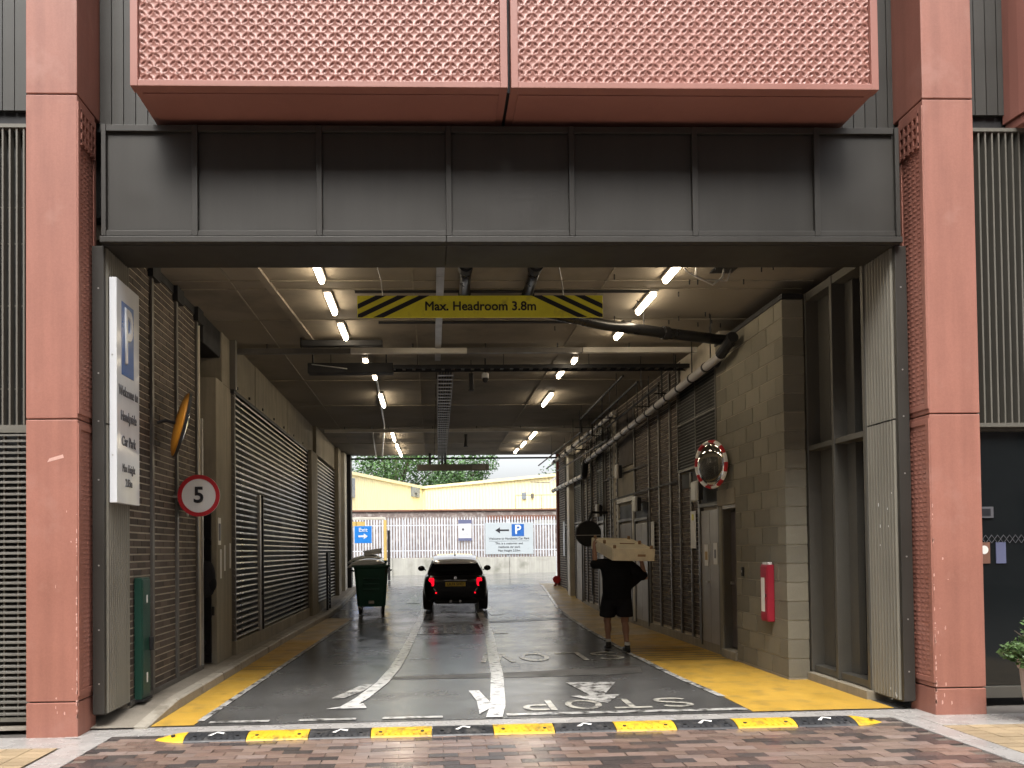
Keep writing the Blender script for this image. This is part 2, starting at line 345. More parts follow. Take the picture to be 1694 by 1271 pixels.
flat('direction_arrow', [[(1.79, 8.0), (2.03, 8.46), (1.86, 8.46), (2.17, 9.25), (1.58, 9.29), (1.70, 8.47), (1.46, 8.45)]], .008, 'oldwhite', road)
flat('direction_arrow', [[(-1.12, 8.62), (-.98, 8.62), (-.79, 9.1), (-.72, 9.5), (-.84, 9.5)]], .0075, 'oldwhite', road)
flat('direction_arrow', [[(.40, 8.9), (.52, 8.9), (.62, 8.0), (.45, 7.62), (.46, 8.3)]], .0075, 'roadwhite', road)
def ribbon(pts, w_):
    out = []
    for k in range(len(pts)-1):
        a, b_ = Vector(pts[k]), Vector(pts[k+1])
        def nrm(i_):
            d0 = Vector(pts[i_])-Vector(pts[max(i_-1, 0)]) if i_ > 0 else Vector(pts[1])-Vector(pts[0])
            d1 = Vector(pts[min(i_+1, len(pts)-1)])-Vector(pts[i_]) if i_ < len(pts)-1 else d0
            d = (d0.normalized()+d1.normalized()).normalized(); return Vector((-d.y, d.x))*w_/2
        n0, n1 = nrm(k), nrm(k+1); out.append([tuple(a-n0), tuple(b_-n1), tuple(b_+n1), tuple(a+n0)])
    return out
def arcp(cx, cy, rx, ry, a0, a1, n=10): return [(cx+rx*math.cos(R(a0+(a1-a0)*k/n)), cy+ry*math.sin(R(a0+(a1-a0)*k/n))) for k in range(n+1)]
T_ = .14
GL = {'S': ribbon(arcp(.42, .72, .30, .19, 20, 270)+arcp(.42, .28, .33, .19, 90, -160), T_), 'T': ribbon([(.42, 0), (.42, .84)], T_)+ribbon([(.02, .915), (.82, .915)], T_),
      'O': ribbon(arcp(.42, .5, .33, .41, 0, 360, 24), T_), 'P': ribbon([(.14, 0), (.14, 1.)], T_)+ribbon([(.23, .915), (.5, .915)]+arcp(.5, .69, .2, .225, 80, -80)+[(.5, .465), (.23, .465)], T_),
      'L': ribbon([(.14, 0), (.14, 1.)], T_)+ribbon([(.23, .085), (.75, .085)], T_), 'W': ribbon([(.06, 1), (.25, .05)], T_)+ribbon([(.28, .05), (.45, .8)], T_)+ribbon([(.47, .8), (.64, .05)], T_)+ribbon([(.67, .05), (.86, 1)], T_)}
def lettering(word, x0, x1, y0, y1):      # reads for drivers coming out of the passage
    n_ = len(word); step = (x1-x0)/n_
    for k, c in enumerate(word):
        polys = [[(x1-step*k-px*step, y1-py*(y1-y0)) for px, py in p_] for p_ in GL[c]]
        flat('road_lettering', polys, .007, 'lettering', road)
lettering('STOP', .80, 2.66, 7.72, 8.22); lettering('SLOW', .64, 2.82, 11.1, 12.0)
flat('transverse_band', [[(-.62, 9.84), (1.2, 9.75), (2.66, 9.86), (2.80, 10.52), (1.2, 10.2), (-.6, 10.02)]], .003, 'patch', road)
flat('transverse_band', [[(-.4, 16.6), (3.0, 17.6), (3.0, 18.1), (-.4, 17.2)]], .003, 'patch', road)
for i in range(9):
    x = -.35+i*.19; flat('hatch_bar', [[(x, 15.2), (x+.07, 15.2), (x+.07, 16.7), (x, 16.7)]], .006, 'oldwhite', road)
flat('hatch_bar', [[(-.4, 15.1), (1.45, 14.9), (1.45, 15.1), (-.4, 15.3)]], .0065, 'oldwhite', road)
sheet('arrow_mark', [(1.45, 19.2), (1.35, 22.5)], [(1.75, 19.2), (1.45, 22.5)], 19.2, 22.5, .007, 'oldwhite', road, step=.25)
sheet('arrow_mark', [(-.78, 22.3), (-.52, 24.2)], [(-.36, 22.3), (-.5, 24.2)], 22.3, 24.2, .007, 'oldwhite', road, step=.25)
# drainage slots across the yellow walk
for y in (10.9, 11.12, 11.35, 11.6, 11.87, 12.15): flat('drain_slot', [[(3.02, y), (4.17, y), (4.17, y+.05), (3.02, y+.05)]], .009, 'bblack', road)
for y in (10.9, 11.15): flat('drain_slot', [[(-2.64, y), (-2.2, y), (-2.2, y+.04), (-2.64, y+.04)]], .009, 'bblack', road)
# kerb and raised footway on the left
kerb = struct('kerb')
y = 7.36
while y < 25.8:
    a, b = interp(KB, y), interp(KB, y+.9)
    k = MB(); z0, z1 = gz(a, y), gz(a, y+.9); e = .008
    z0 += kh(y)-.105; z1 += kh(y+.9)-.105
    k.rings([[(a, y+e, z0-.05), (a-.008, y+e, z0+.09), (a-.03, y+e, z0+.105), (a-.13, y+e, z0+.107), (a-.13, y+e, z0-.05)],
             [(b, y+.9-e, z1-.05), (b-.008, y+.9-e, z1+.09), (b-.03, y+.9-e, z1+.105), (b-.13, y+.9-e, z1+.107), (b-.13, y+.9-e, z1-.05)]])
    k.build('kerb_stone', 'kerb', kerb); y += .9
fw = struct('footway', sheet('footway', -4.4, off(KB, -.125), 7.36, 26, .0, 'footway'))
for v in fw.data.vertices: v.co.z += kh(v.co.y)-.003
# brick paving of the street
pv = struct('brick_paving', sheet('brick_paving', -2.86, 4.2, 2.5, 7.06, -.014, 'sand'))
PL, PW = .235, .108
pb = MB().box(-PL/2+.003, PL/2-.003, -PW/2+.003, PW/2-.003, -.03, 0); pme = pb.mesh('paver'); pme.materials.append(M['paving'])
cand = []
for j in range(int(4.56/PW)):
    y = 7.06-PW*(j+.5)
    for i in range(-1, 31):
        x = -2.86+PL*(i+.5+(.5 if j % 2 else 0)+random.uniform(-.02, .02))
        if x-PL/2 < -2.88 or x+PL/2 > 4.28: continue
        cand.append((x, y))
vis = sorted([c for c in cand if c[1] > 5.62], key=lambda c: (c[0]-.3)**2*.2+c[1]**2)[:300]
vs_ = set(vis); rest = MB()
for x, y in cand:
    z = gz(x, y)+random.uniform(-.002, .002)
    if (x, y) in vs_:
        o = link('paver', pme, None, pv, loc=(x, y, z)); o.rotation_euler = (random.uniform(-.006, .006), random.uniform(-.004, .004)-.008, random.uniform(-.006, .006))
    else: rest.add([(a+x, b+y, c+z) for a, b, c in pb.v], pb.f)
stuff(rest.build('paver_field', 'paving', pv))
# granite strips and side pavements
for x0, x1 in ((-3.14, -2.865), (4.205, 4.43)):
    st = struct('granite_strip'); y = 2.6
    while y < 7.05:
        MB().box(x0, x1, y+.004, min(y+.896, 7.06), -.06, gz(x0, y)+.002).build('slab', 'granite', st, bevel=.004); y += .9
for x0, x1 in ((-9, -3.15), (4.44, 10)):
    st = struct('side_pavement'); y0 = 6.72
    zc = gz(4.3*(1 if x0 > 0 else -1), 0)
    MB().box(x0, x1, 2.6, 6.725, -.1, zc-.014).build('bedding', 'sand', st)
    MB().box(x0, x1, y0+.01, 7.14, -.1, zc).build('granite_band', 'granite', st, bevel=.004)
    field = MB()
    n = 0
    for j in range(36):
        for i in range(int((x1-x0)/.208)):
            a = x0+.208*i; b = y0-.108*(j+1)
            near = (a > -4.6 and a < 5.9 and b > 5.4)
            if near: MB().box(a+.004, a+.204, b+.004, b+.104, -.03, zc-.002+random.uniform(-.0015, .0015)).build('paver', 'buff', st)
            else: field.box(a+.004, a+.204, b+.004, b+.104, -.03, zc-.002)
    stuff(field.build('paver_field', 'buff', st))

# ================================================================== FACADE
def column(x0, x1, side, label):
    """pink cast column; side=+1: inner face at x1, -1: inner face at x0"""
    t = thing('pink_column', label, 'column', ((x0+x1)/2, 7.3, 0), group='pink columns beside the passage')
    cx = (x0+x1)/2; y0 = 7.12; y1 = 7.50; z_ = gz(cx, 7)
    def part(nm, za, zb, ya=y0, yb=y1):
        m_ = MB().box(x0-cx, x1-cx, ya-7.3, yb-7.3, za, zb); return m_.build(nm, 'pink', t, bevel=.008)
    part('base_block', z_-.05, .276); part('lower_shaft', .286, 2.826); part('upper_shaft', 2.836, 5.795); part('top_shaft', 5.806, 9., yb=7.68)
    MB().box(x0-cx+.02, x1-cx-.02, y0-7.28, y1-7.32, 0, 8.9).build('core', 'black', t)
    # sunk relief panel on the inner face: a rim and a lattice of small raised diamonds
    xi = (x1 if side > 0 else x0)-cx; rel = MB()
    for za, zb in ((.33, 2.79), (2.88, 5.74)):
        rim = MB()
        for a, b, c, d in ((y0+.0, y0+.05, za, zb), (y1-.05, y1, za, zb), (y0+.05, y1-.05, za, za+.05), (y0+.05, y1-.05, zb-.05, zb)):
            rim.box(xi, xi+side*.012, a-7.3+.001, b-7.3-.001, c, d)
        rim.build('panel_rim', 'pink', t, bevel=.003)
        k = 0; z = za+.06
        while z < zb-.09:
            for q in range(4):
                yy = y0+.058+q*.067+(0.0 if k % 2 else .012)
                zt_ = z
                if zb > 5 and z > zb-.36: continue
                rel.add([(xi, yy-7.3, z), (xi, yy-7.3+.05, z+.008), (xi, yy-7.3+.05, z+.037), (xi, yy-7.3, z+.03), (xi+side*.004, yy-7.3+.01, z+.005), (xi+side*.004, yy-7.3+.042, z+.010), (xi+side*.001, yy-7.3+.042, z+.031), (xi+side*.001, yy-7.3+.01, z+.026)],
                        [(4, 5, 6, 7), (0, 1, 5, 4), (1, 2, 6, 5), (2, 3, 7, 6), (3, 0, 4, 7)])
            z += .045; k += 1
    stuff(rel.build('panel_relief', 'pink', t))
    for q in range(5): yy = y0+.05+q*.068-7.3; MB().box(xi, xi+side*.022, yy, yy+.022, 5.36, 5.69).build('panel_grid_bar', 'pink', t)
    for q in range(4): zz = 5.38+q*.095; MB().box(xi, xi+side*.0215, y0+.05-7.3, y1-.05-7.3, zz, zz+.03).build('panel_grid_bar', 'pink', t)
    return t
column(-3.65, -3.19, 1, 'pink column left of the passage, with pale scuffs on its corner')
column(4.65, 5.13, -1, 'pink column right of the passage, beside the potted shrub')
# chips and scuffs along the inner corners of the columns
M['chip'] = mat('chip', (.62, .37, .31), .7, var=.1, fine=.1)
for col_, xc, sg in ((bpy.data.objects['pink_column'], -3.19, -1), (bpy.data.objects['pink_column.001'], 4.65, 1)):
    ch = MB(); rn = random.Random(int(xc*100))
    for k in range(46):
        z = rn.random()**1.6*1.9+.12; w1 = rn.uniform(.004, .016); h1 = rn.uniform(.006, .05); px0 = 0 if rn.random() < .75 else rn.uniform(.02, .2)
        c = [(px0, z), (px0+w1, z+h1*.3), (px0+w1*.7, z+h1), (px0, z+h1*.9)]
        ch.add([(xc+sg*(a+.004)-col_.location.x, 7.1192-7.3, b) for a, b in c], [(0, 1, 2, 3)])
        if px0 == 0: ch.add([(xc-sg*.0006-col_.location.x, 7.122+a*.9-7.3, b) for a, b in c], [(0, 1, 2, 3)])
    if sg < 0: ch.add([(xc-.27-col_.location.x, -.1808, 2.44), (xc-.12-col_.location.x, -.1808, 2.48), (xc-.13-col_.location.x, -.1808, 2.51), (xc-.25-col_.location.x, -.1808, 2.475)], [(0, 1, 2, 3)])
    stuff(ch.build('paint_chips', 'chip', col_, fix=False))
# projecting bay with embossed panels
bay = thing('pink_bay', 'pink metal bay with embossed petal pattern projecting above the passage', 'bay', (.73, 7.1, 5.7))
def P(x, y, z): return (x-.73, y-7.1, z-5.7)
def bx(mb, x0, x1, y0, y1, z0, z1): return mb.box(x0-.73, x1-.73, y0-7.1, y1-7.1, z0-5.7, z1-5.7)
BT = 7.06
bx(MB(), -2.58, .715, 6.90, 7.48, 5.70, BT).build('bay_carcass', 'pink_bay', bay)
bx(MB(), .745, 4.04, 6.90, 7.48, 5.70, BT).build('bay_carcass', 'pink_bay', bay)
bx(MB(), .70, .76, 6.93, 7.46, 5.72, BT-.02).build('seam', 'black', bay)
def relief(u, v, p=.127):
    """dished diamond cells between diagonal ridges, a leaf-shaped slit along each ridge"""
    a = (u+v)/p; b = (u-v)/p
    fa, fb = a-math.floor(a), b-math.floor(b)
    dish = (math.sin(math.pi*fa)*math.sin(math.pi*fb))**.75
    h = -.0125*dish
    for d, al in ((min(fa, 1-fa), fb), (min(fb, 1-fb), fa)):
        if .16 < al < .84:
            wid = .155*math.sin(math.pi*(al-.16)/.68); q = d/max(wid, 1e-3)
            h += -.014*math.exp(-(q*1.1)**4) + .004*math.exp(-((q-1.35)/.35)**2)
    return h
for px0, px1 in ((-2.59, .715), (.745, 4.05)):
    fr = MB(); bw = .065
    bx(fr, px0, px0+bw, 6.80, 6.905, 5.69, BT); bx(fr, px1-bw, px1, 6.80, 6.905, 5.69, BT)
    bx(fr, px0+bw, px1-bw, 6.80, 6.905, 5.69, 5.69+.055); bx(fr, px0+bw, px1-bw, 6.80, 6.905, BT-.06, BT)
    fr.build('panel_frame', 'pink_bay', bay, bevel=.004)
    x0, x1, z0, z1 = px0+bw+.004, px1-bw-.004, 5.75, BT-.065; st_ = .0082
    nx, nz = int((x1-x0)/st_), int((z1-z0)/st_)
    pm = MB()
    for j in range(nz+1):
        for i in range(nx+1):
            x = x0+(x1-x0)*i/nx; z = z0+(z1-z0)*j/nz
            pm.v.append(P(x, 6.828-relief(x-x0, z-z0), z))
    n = nx+1
    pm.f = [(j*n+i, j*n+i+1, (j+1)*n+i+1, (j+1)*n+i) for j in range(nz) for i in range(nx)]
    pm.build('embossed_panel', 'pink_bay', bay, smooth=True, fix=False)
    bx(MB(), px0, px1, 6.81, 6.9, BT+.015, 9.).build('upper_panel', 'pink_bay', bay); bx(MB(), px0+.01, px1-.01, 6.905, 7.48, BT+.002, 9.).build('upper_carcass', 'pink_bay', bay)
    sf = MB(); bx(sf, px0+.07, px1-.07, 6.92, 7.47, 5.688, 5.7005); sf.build('soffit_panel', 'pink_bay', bay, bevel=.003)
# cladding wall above and either side
cl = thing('cladding_wall', 'dark grey vertical board cladding behind the pink bay', 'cladding', (.7, 7.6, 5.7))
MB().box(-9.7, 8.3, .02, .25, .02, 3.3).build('backing', 'black', cl)
bme = MB().box(.004, .112, -.02, .03, 0, 3.3).mesh('board'); bme.materials.append(M['cladding'])
for x0, x1 in ((-5.5, -3.66), (-3.18, -2.2), (3.9, 4.66), (5.14, 7)):
    x = x0
    while x < x1: link('board', bme, None, cl, loc=(x-.7, 0, (.21 if x < -3.6 or x > 5 else .02))); x += .116
# fascia beam
fa = thing('fascia_beam', 'dark grey metal fascia beam spanning the passage under the pink bay', 'beam', (.74, 7.3, 4.55))
def fb(mb, x0, x1, y0, y1, z0, z1): return mb.box(x0-.74, x1-.74, y0-7.3, y1-7.3, z0-4.55, z1-4.55)
fb(MB(), -3.05, 4.53, 7.345, 7.93, 4.53, 5.64).build('core', 'dark_metal', fa)
bars = [-3.05, -2.2, -1.04, .18, 1.35, 2.53, 3.71, 4.53]
for i in range(7):
    a, b = bars[i], bars[i+1]
    fb(MB(), a+.05, b-.012, 7.335, 7.35, 4.63, 5.56).build('panel', 'dark_metal', fa)
    fb(MB(), a-.01 if i else a, a+.042, 7.30, 7.34, 4.575, 5.625).build('upright', 'dark_metal', fa, bevel=.003)
    fb(MB(), a+.044, (b-.012) if i < 6 else b-.05, 7.305, 7.34, 4.575, 4.625).build('lower_rail', 'dark_metal', fa, bevel=.003)
    fb(MB(), a+.044, (b-.012) if i < 6 else b-.05, 7.305, 7.34, 5.565, 5.625).build('upper_rail', 'dark_metal', fa, bevel=.003)
fb(MB(), 4.49, 4.53, 7.30, 7.34, 4.575, 5.625).build('upright', 'dark_metal', fa, bevel=.003)
for a, b in ((-3.06, .165), (.17, 4.54)):
    fb(MB(), a, b, 7.285, 7.36, 4.51, 4.565).build('drip_flashing', 'dark_metal', fa, bevel=.004)
    fb(MB(), a, b, 7.365, 7.94, 4.505, 4.528).build('soffit_panel', 'dark_metal', fa, bevel=.003)
# corrugated liners of the jambs
def liner(xf, side, label):
    t = thing('jamb_liner', label, 'cladding', (xf, 7.6, .1), group='corrugated jamb liners')
    for za, zb in ((.12, 2.825), (2.84, 4.5)):
        m_ = MB(); n = 22; pts = []
        for i in range(n*2+1):
            yy = 7.40+(.55)*i/(n*2); pts.append((xf+side*(-.008 if i % 4 < 2 else .012), yy))
        m_.rings([[(a-xf, b-7.6, za-.1) for a, b in pts], [(a-xf, b-7.6, zb-.1) for a, b in pts]], cap=False, closed=False)
        m_.build('corrugated_sheet', 'liner', t)
    MB().box(-side*.11, side*.0-.0, -.245, -.20, .02, 4.4).build('edge_trim', 'dark_metal', t, bevel=.004)
    MB().box(-side*.12, -side*.02, -.19, .35, .0, 4.42).build('backing', 'dark_metal', t)
    for z in (.3, .8, 1.4, 2.2, 2.75, 3.2, 4.):
        MB().tube([(-side*.05, -.248, z), (-side*.05, -.244, z)], .008, 8).build('bolt', 'galv', t)
    return t
liner(-3.05, 1, 'grey corrugated jamb panel beside the left pink column, behind the parking sign')
ln = liner(4.50, -1, 'grey corrugated jamb panel beside the right pink column, with white splashes')
spl = MB(); rn = random.Random(5)
for k in range(10):
    y = rn.choice([-.15, -.06, .08])+rn.uniform(-.02, .02); z = rn.choice([rn.uniform(1.4, 2.2), rn.uniform(.0, .3)]); h1 = rn.uniform(.01, .035)
    spl.box(-.0155, -.0125, y, y+.005, z, z+h1)
stuff(spl.build('paint_splashes', 'paper', ln))
# louvre screens at each side
def screen(x0, x1, z0, z1, label, kind, pitch):
    t = thing('louvre_screen', label, 'screen', ((x0+x1)/2, 7.5, z0), group='louvre screens of the facade'); cx = (x0+x1)/2
    MB().box(x0-cx, x1-cx, .22, .26, 0, z1-z0).build('backing', 'black', t)
    MB().box(x0-cx, x1-cx, -.03, .05, z1-z0-.035, z1-z0).build('top_rail', 'fin', t); MB().box(x0-cx, x1-cx, -.03, .05, -.04, -.002).build('bottom_rail', 'fin', t)
    if kind == 'v':
        fm = MB().box(-.008, .008, -.02, .05, 0.001, z1-z0-.036).mesh('fin'); fm.materials.append(M['fin'])
        x = x0+.03
        while x < x1: link('fin', fm, None, t, loc=(x-cx, 0, 0)); x += pitch
        for z in (.35, 1.15, 1.75, 2.1):
            if z < z1-z0: MB().box(x0-cx, x1-cx, .052, .066, z, z+.015).build('tie_bar', 'fin', t)
    else:
        fm = MB().add([(x0-cx, -.03, 0), (x1-cx, -.03, 0), (x1-cx, -.03, .016), (x0-cx, -.03, .016), (x0-cx, .05, .03), (x1-cx, .05, .03), (x1-cx, .05, .045), (x0-cx, .05, .045)],
                      [(0, 1, 2, 3), (3, 2, 6, 7), (7, 6, 5, 4), (4, 5, 1, 0), (0, 3, 7, 4), (1, 5, 6, 2)]).mesh('slat'); fm.materials.append(M['lattice'])
        z = .02
        while z < z1-z0-.06: link('slat', fm, None, t, loc=(0, 0, z)); z += pitch
        x = x0
        while x < x1: MB().box(x-cx-.006, x-cx+.006, -.015, .03, 0, z1-z0-.04).build('mullion', 'fin', t); x += .13
    return t
screen(-5.6, -3.66, 2.84, 5.72, 'tall screen of vertical fins left of the left pink column', 'v', .066)
screen(-5.6, -3.66, .08, 2.80, 'low screen of horizontal slats left of the left pink column', 'h', .056)
screen(5.14, 7., 2.80, 5.72, 'tall screen of vertical fins right of the right pink column', 'v', .068)
# shopfront on the right
sf = thing('shopfront', 'dark glazed shopfront right of the right pink column with stickers on the glass', 'shopfront', (6.05, 7.5, 0))
MB().box(-.91, .95, .06, .075, .22, 2.72).build('pane', 'glass', sf)
MB().box(-.91, .95, .03, .12, .10, .215).build('sill', 'frame', sf, bevel=.004)
MB().box(-.91, .95, .03, .12, 2.725, 2.755).build('head', 'frame', sf)
MB().box(-.91, .95, .5, .55, .05, 2.8).build('interior_wall', 'black', sf)
MB().box(-.72, -.50, .045, .058, 1.87, 1.98).build('light_panel', 'inkgrey', sf); MB().box(-.69, -.53, .042, .046, 1.89, 1.96).build('light_panel_dark', 'ink', sf)
MB().box(-.73, -.66, .05, .058, 1.73, 1.81).build('sticker', 'paper', sf)
MB().box(-.66, -.54, .05, .058, 1.42, 1.63).build('sticker', 'rust', sf)
MB().tube([(-.6, .049, 1.555), (-.6, .0475, 1.555)], .042, 16).build('sticker_disc', 'paper', sf)
MB().box(-.48, -.38, .05, .058, 1.42, 1.63).build('sticker', 'inkslate', sf)
MB().box(-.895, -.62, .2, .22, .55, 1.15).build('green_panel', 'green', sf)
zz = MB()
for i in range(8):
    for s_ in (-1, 1): zz.bar((-.88+i*.12, .052, 1.66+s_*.04), (-.82+i*.12, .052, 1.66-s_*.04), .004); zz.bar((-.82+i*.12, .052, 1.66-s_*.04), (-.76+i*.12, .052, 1.66+s_*.04), .004)
zz.build('glass_pattern', 'inkgrey', sf)
# pink rounded bay far right
rb = thing('rounded_bay', 'pink rounded bay at the top right corner of the picture', 'bay', (6.66, 7.1, 5.72))
def arc(r_, z, n=16): return [(-.02+(-r_*math.cos(math.pi*k/(2*n)) if True else 0), .45-.62*math.sin(math.pi*k/(2*n)), z) for k in range(n+1)]
outer = lambda r_, z: [(-r_*math.cos(math.pi*k/32), .5-r_*1.15*math.sin(math.pi*k/32), z) for k in range(17)]+[(1.2, .5-r_*1.15, z), (1.2, .5, z)]
MB().rings([outer(.86, .0), outer(.86, .09)]).build('base_band', 'pink_bay', rb, bevel=.01)
MB().rings([outer(.88, .1), outer(.88, 2.)]).build('bay_shell', 'pink_bay', rb)
# building mass, ceiling
slab = MB().box(-9, 10, 7.96, 26, 4.8, 4.95); struct('ceiling', slab.build('ceiling', 'ceiling'))
bm_ = thing('building', 'dark upper storeys of the building over the passage', 'building', (.7, 16, 4.95))
MB().box(-9.7, 9.3, -8.1, 10, .05, 4.2).build('upper_storeys', 'cladding', bm_)
MB().box(-9.7, -4.55, -8.05, -7.85, -4.9, .04).build('side_wall', 'black', bm_); MB().box(4.5, 9.3, -8.05, -7.85, -4.9, .04).build('side_wall', 'black', bm_)
MB().box(-9.7, -4.0, 9.75, 9.99, -4.9, .04).build('rear_wall', 'concrete', bm_); MB().box(4.2, 9.3, 9.75, 9.99, -4.9, .04).build('rear_wall', 'concrete', bm_)
MB().box(-9.9, -9.71, -8.1, 10, -4.9, 4.).build('end_wall', 'concrete', bm_); MB().box(9.31, 9.5, -8.1, 10, -4.9, 4.).build('end_wall', 'concrete', bm_)
# ceiling board marks and joints
cj = MB()
for y in (9.15, 9.44, 10.7, 12.3, 14.5, 17, 20, 23): cj.box(-3.0, 4.6, y, y+.02, 4.788, 4.802)
for x in (-2.35, -.2, 2.1): cj.box(x, x+.018, 8, 26, 4.789, 4.801)
stuff(cj.build('ceiling_joints', 'concrete', bpy.data.objects['ceiling']))
MB().bar((-1.98, 8.0, 4.785), (-1.75, 12.1, 4.785), .09, .04).build('ceiling_downstand', 'ceiling', bpy.data.objects['ceiling'])
# shadowy fixing clips in the ceiling
for i in range(22):
    x, y = random.uniform(1.6, 4.2), random.uniform(8.2, 11.6)
    MB().box(x, x+.012, y, y+.012, 4.74, 4.80).build('fixing_pin', 'black', bpy.data.objects['ceiling'])

# ================================================================== LEFT SIDE OF THE PASSAGE
lw = thing('brick_wall', 'dark brick wall with steel posts behind the speed sign, left of the passage', 'wall', (-3.05, 7.95, 0))
MB().box(-.2, -.008, .0, 2.47, .0, 4.82).build('mortar_bed', 'mortar', lw)
bl = MB().box(-.06, 0, .004, .221, .008, .067); blm = bl.mesh('brick'); blm.materials.append(M['brick'])
hb = MB().box(-.06, 0, .004, .1085, .008, .067); hbm = hb.mesh('brick'); hbm.materials.append(M['brick'])
cand = []
for j in range(62):
    z = .10+.075*j; y = 0.
    if j % 2: cand.append((0, z, 1)); y = .1125
    while y+.225 < 2.47: cand.append((y, z, 0)); y += .225
    if 2.47-y > .11: cand.append((y, z, 1))
cand.sort(key=lambda c: (c[0]+7.95)**2+(c[1]-1.6)**2*1.)
rest = MB()
for i, (y, z, h_) in enumerate(cand):
    if i < 300: link('brick', hbm if h_ else blm, None, lw, loc=(random.uniform(-.002, .002), y, z))
    else: rest.add([(a, b+y, c+z) for a, b, c in (hb if h_ else bl).v], (hb if h_ else bl).f)
stuff(rest.build('brick_field', 'brick', lw))
for y in (.62, 1.44, 2.25):
    MB().box(-.002, .03, y-.03, y+.03, .1, 4.7).build('wind_post', 'steel', lw, bevel=.003)
    MB().box(-.02, .06, y-.08, y+.16, 4.62, 4.82).build('post_head', 'black', lw)
MB().box(-.02, .012, 0, 2.47, 4.70, 4.82).build('head_angle', 'black', lw)
MB().box(-.02, .025, 0, 2.47, .08, .13).build('sole_plate', 'steel', lw)
MB().box(-.22, .02, 2.471, 2.50, .1, 3.4).build('end_trim', 'galv', lw)
# concrete frame on the left
cw = thing('concrete_wall', 'board-marked concrete pier and lintel around the slatted shutters on the left', 'wall', (-3, 11, 0))
def cbx(nm, x0, x1, y0, y1, z0, z1, m_='concrete', bev=.01): return MB().box(x0+3, x1+3, y0-11, y1-11, z0, z1).build(nm, m_, cw, bevel=bev)
cbx('pier', -3.3, -2.97, 10.87, 11.25, .05, 4.05); cbx('pier', -3.32, -2.985, 11.253, 11.74, .05, 4.05)
cbx('lintel', -3.35, -3.0, 11.3, 13.4, 4.06, 4.82); cbx('lintel', -3.35, -2.99, 13.41, 16.3, 4.06, 4.82); cbx('lintel', -3.35, -2.98, 16.31, 19.8, 4.08, 4.82)
for y in (12.1, 12.9, 13.9, 14.9, 15.9, 17, 18.2): cbx('bolt_hole', -2.996, -2.968, y, y+.03, 4.13, 4.17, 'black', 0)
cbx('shutter_sill', -3.2, -2.93, 11.75, 18.75, .05, .28)
cbx('pier', -3.2, -2.86, 18.78, 19.75, .05, 4.07)
cbx('shutter_sill', -3.2, -2.9, 19.76, 23.5, .05, .3)
cbx('pier', -3.2, -2.78, 23.5, 24.1, .05, 4.75); cbx('pier', -3.2, -2.72, 24.6, 25.2, .05, 4.75, 'whiteduct')
cbx('lintel', -3.35, -2.9, 19.81, 25.2, 4.1, 4.82)
cbx('exit_post', -2.95, -2.62, 25.5, 25.95, .1, 4.78, 'black', .01); cbx('exit_post', -2.9, -2.76, 25.25, 25.4, .1, 4.78, 'steel', .005)
cbx('door_recess', -4.1, -3.92, 10.3, 12.0, .05, 4.2, 'black', 0); cbx('recess_side', -3.9, -3.3, 10.9, 11.0, .05, 4.2, 'black', 0); cbx('recess_side', -3.9, -3.26, 10.38, 10.41, .05, 4.2, 'black', 0)
cbx('recess_head', -3.9, -3.2, 10.45, 10.86, 2.75, 4.8, 'black', 0); cbx('recess_beam', -3.3, -3.02, 10.45, 11.28, 4.42, 4.8, 'black', .01)
cbx('door_leaf', -3.34, -3.04, 10.835, 10.862, .1, 2.6, 'blackgloss', .003)
cbx('door_hinge', -3.03, -3.0, 10.82, 10.85, 2.2, 2.3, 'black', 0); cbx('door_hinge', -3.03, -3.0, 10.82, 10.85, .75, .87, 'black', 0)
cbx('soffit_angle', -3.0, -2.93, 11.7, 18.8, 4.0, 4.055, 'black', .004)
cbx('down_pipe', -3.0, -2.91, 11.72, 11.82, 4.05, 4.8, 'steel', .004)
for (y0, y1, z0, z1, x) in ((10.93, 11.07, 1.72, 2.1, -2.969), (11.03, 11.10, 1.25, 1.66, -2.969), (11.30, 11.36, 1.35, 1.72, -2.984), (11.6, 11.66, 1.38, 1.75, -2.984)):
    cbx('notice', x, x+.004, y0, y1, z0, z1, 'paper', 0)
cbx('notice_print', -2.9648, -2.963, 10.95, 11.05, 1.78, 2.02, 'inkgrey', 0)
def shutter(y0, y1, z0, z1, x, label):
    t = thing('louvred_shutter', label, 'shutter', (x, (y0+y1)/2, z0), group='slatted metal shutters on the left'); cy = (y0+y1)/2; h_ = (y1-y0)/2
    MB().box(-.16, -.14, -h_, h_, -.0, z1-z0).build('backing', 'black', t)
    sm = MB().prism([(0, 0), (.003, .012), (0, .026), (-.045, .032), (-.045, .029), (-.008, .023), (-.006, .012), (-.008, .002)], 1, -h_, h_).mesh('slat'); sm.materials.append(M['slat'])
    z = .03
    while z < z1-z0-.05: o = link('slat', sm, None, t, loc=(random.uniform(-.002, .002), 0, z)); o.rotation_euler = (random.uniform(-.0006, .0006), random.uniform(-.05, .05), 0); z += .093
    MB().box(-.06, .012, -h_, -h_+.05, 0, z1-z0).build('side_guide', 'steel', t); MB().box(-.06, .012, h_-.05, h_, 0, z1-z0).build('side_guide', 'steel', t)
    return t
s1 = shutter(11.76, 18.76, .29, 4.02, -2.95, 'long slatted metal shutter between the concrete piers')
MB().box(-.01, .035, -1.92, -1.84, 0, 2.3).build('wicket_post', 'galv', s1, bevel=.003); MB().box(-.01, .045, -1.70, -1.66, 0, 2.3).build('wicket_post', 'black', s1); MB().box(-.005, .02, -1.83, -1.71, .0, 2.25).build('wicket_leaf', 'slat', s1)
shutter(19.78, 23.48, .31, 4.05, -2.9, 'short slatted metal shutter near the exit')
lt = thing('lattice_gate', 'black folded lattice gate standing by the far shutter', 'gate', (-2.72, 20.6, .1))
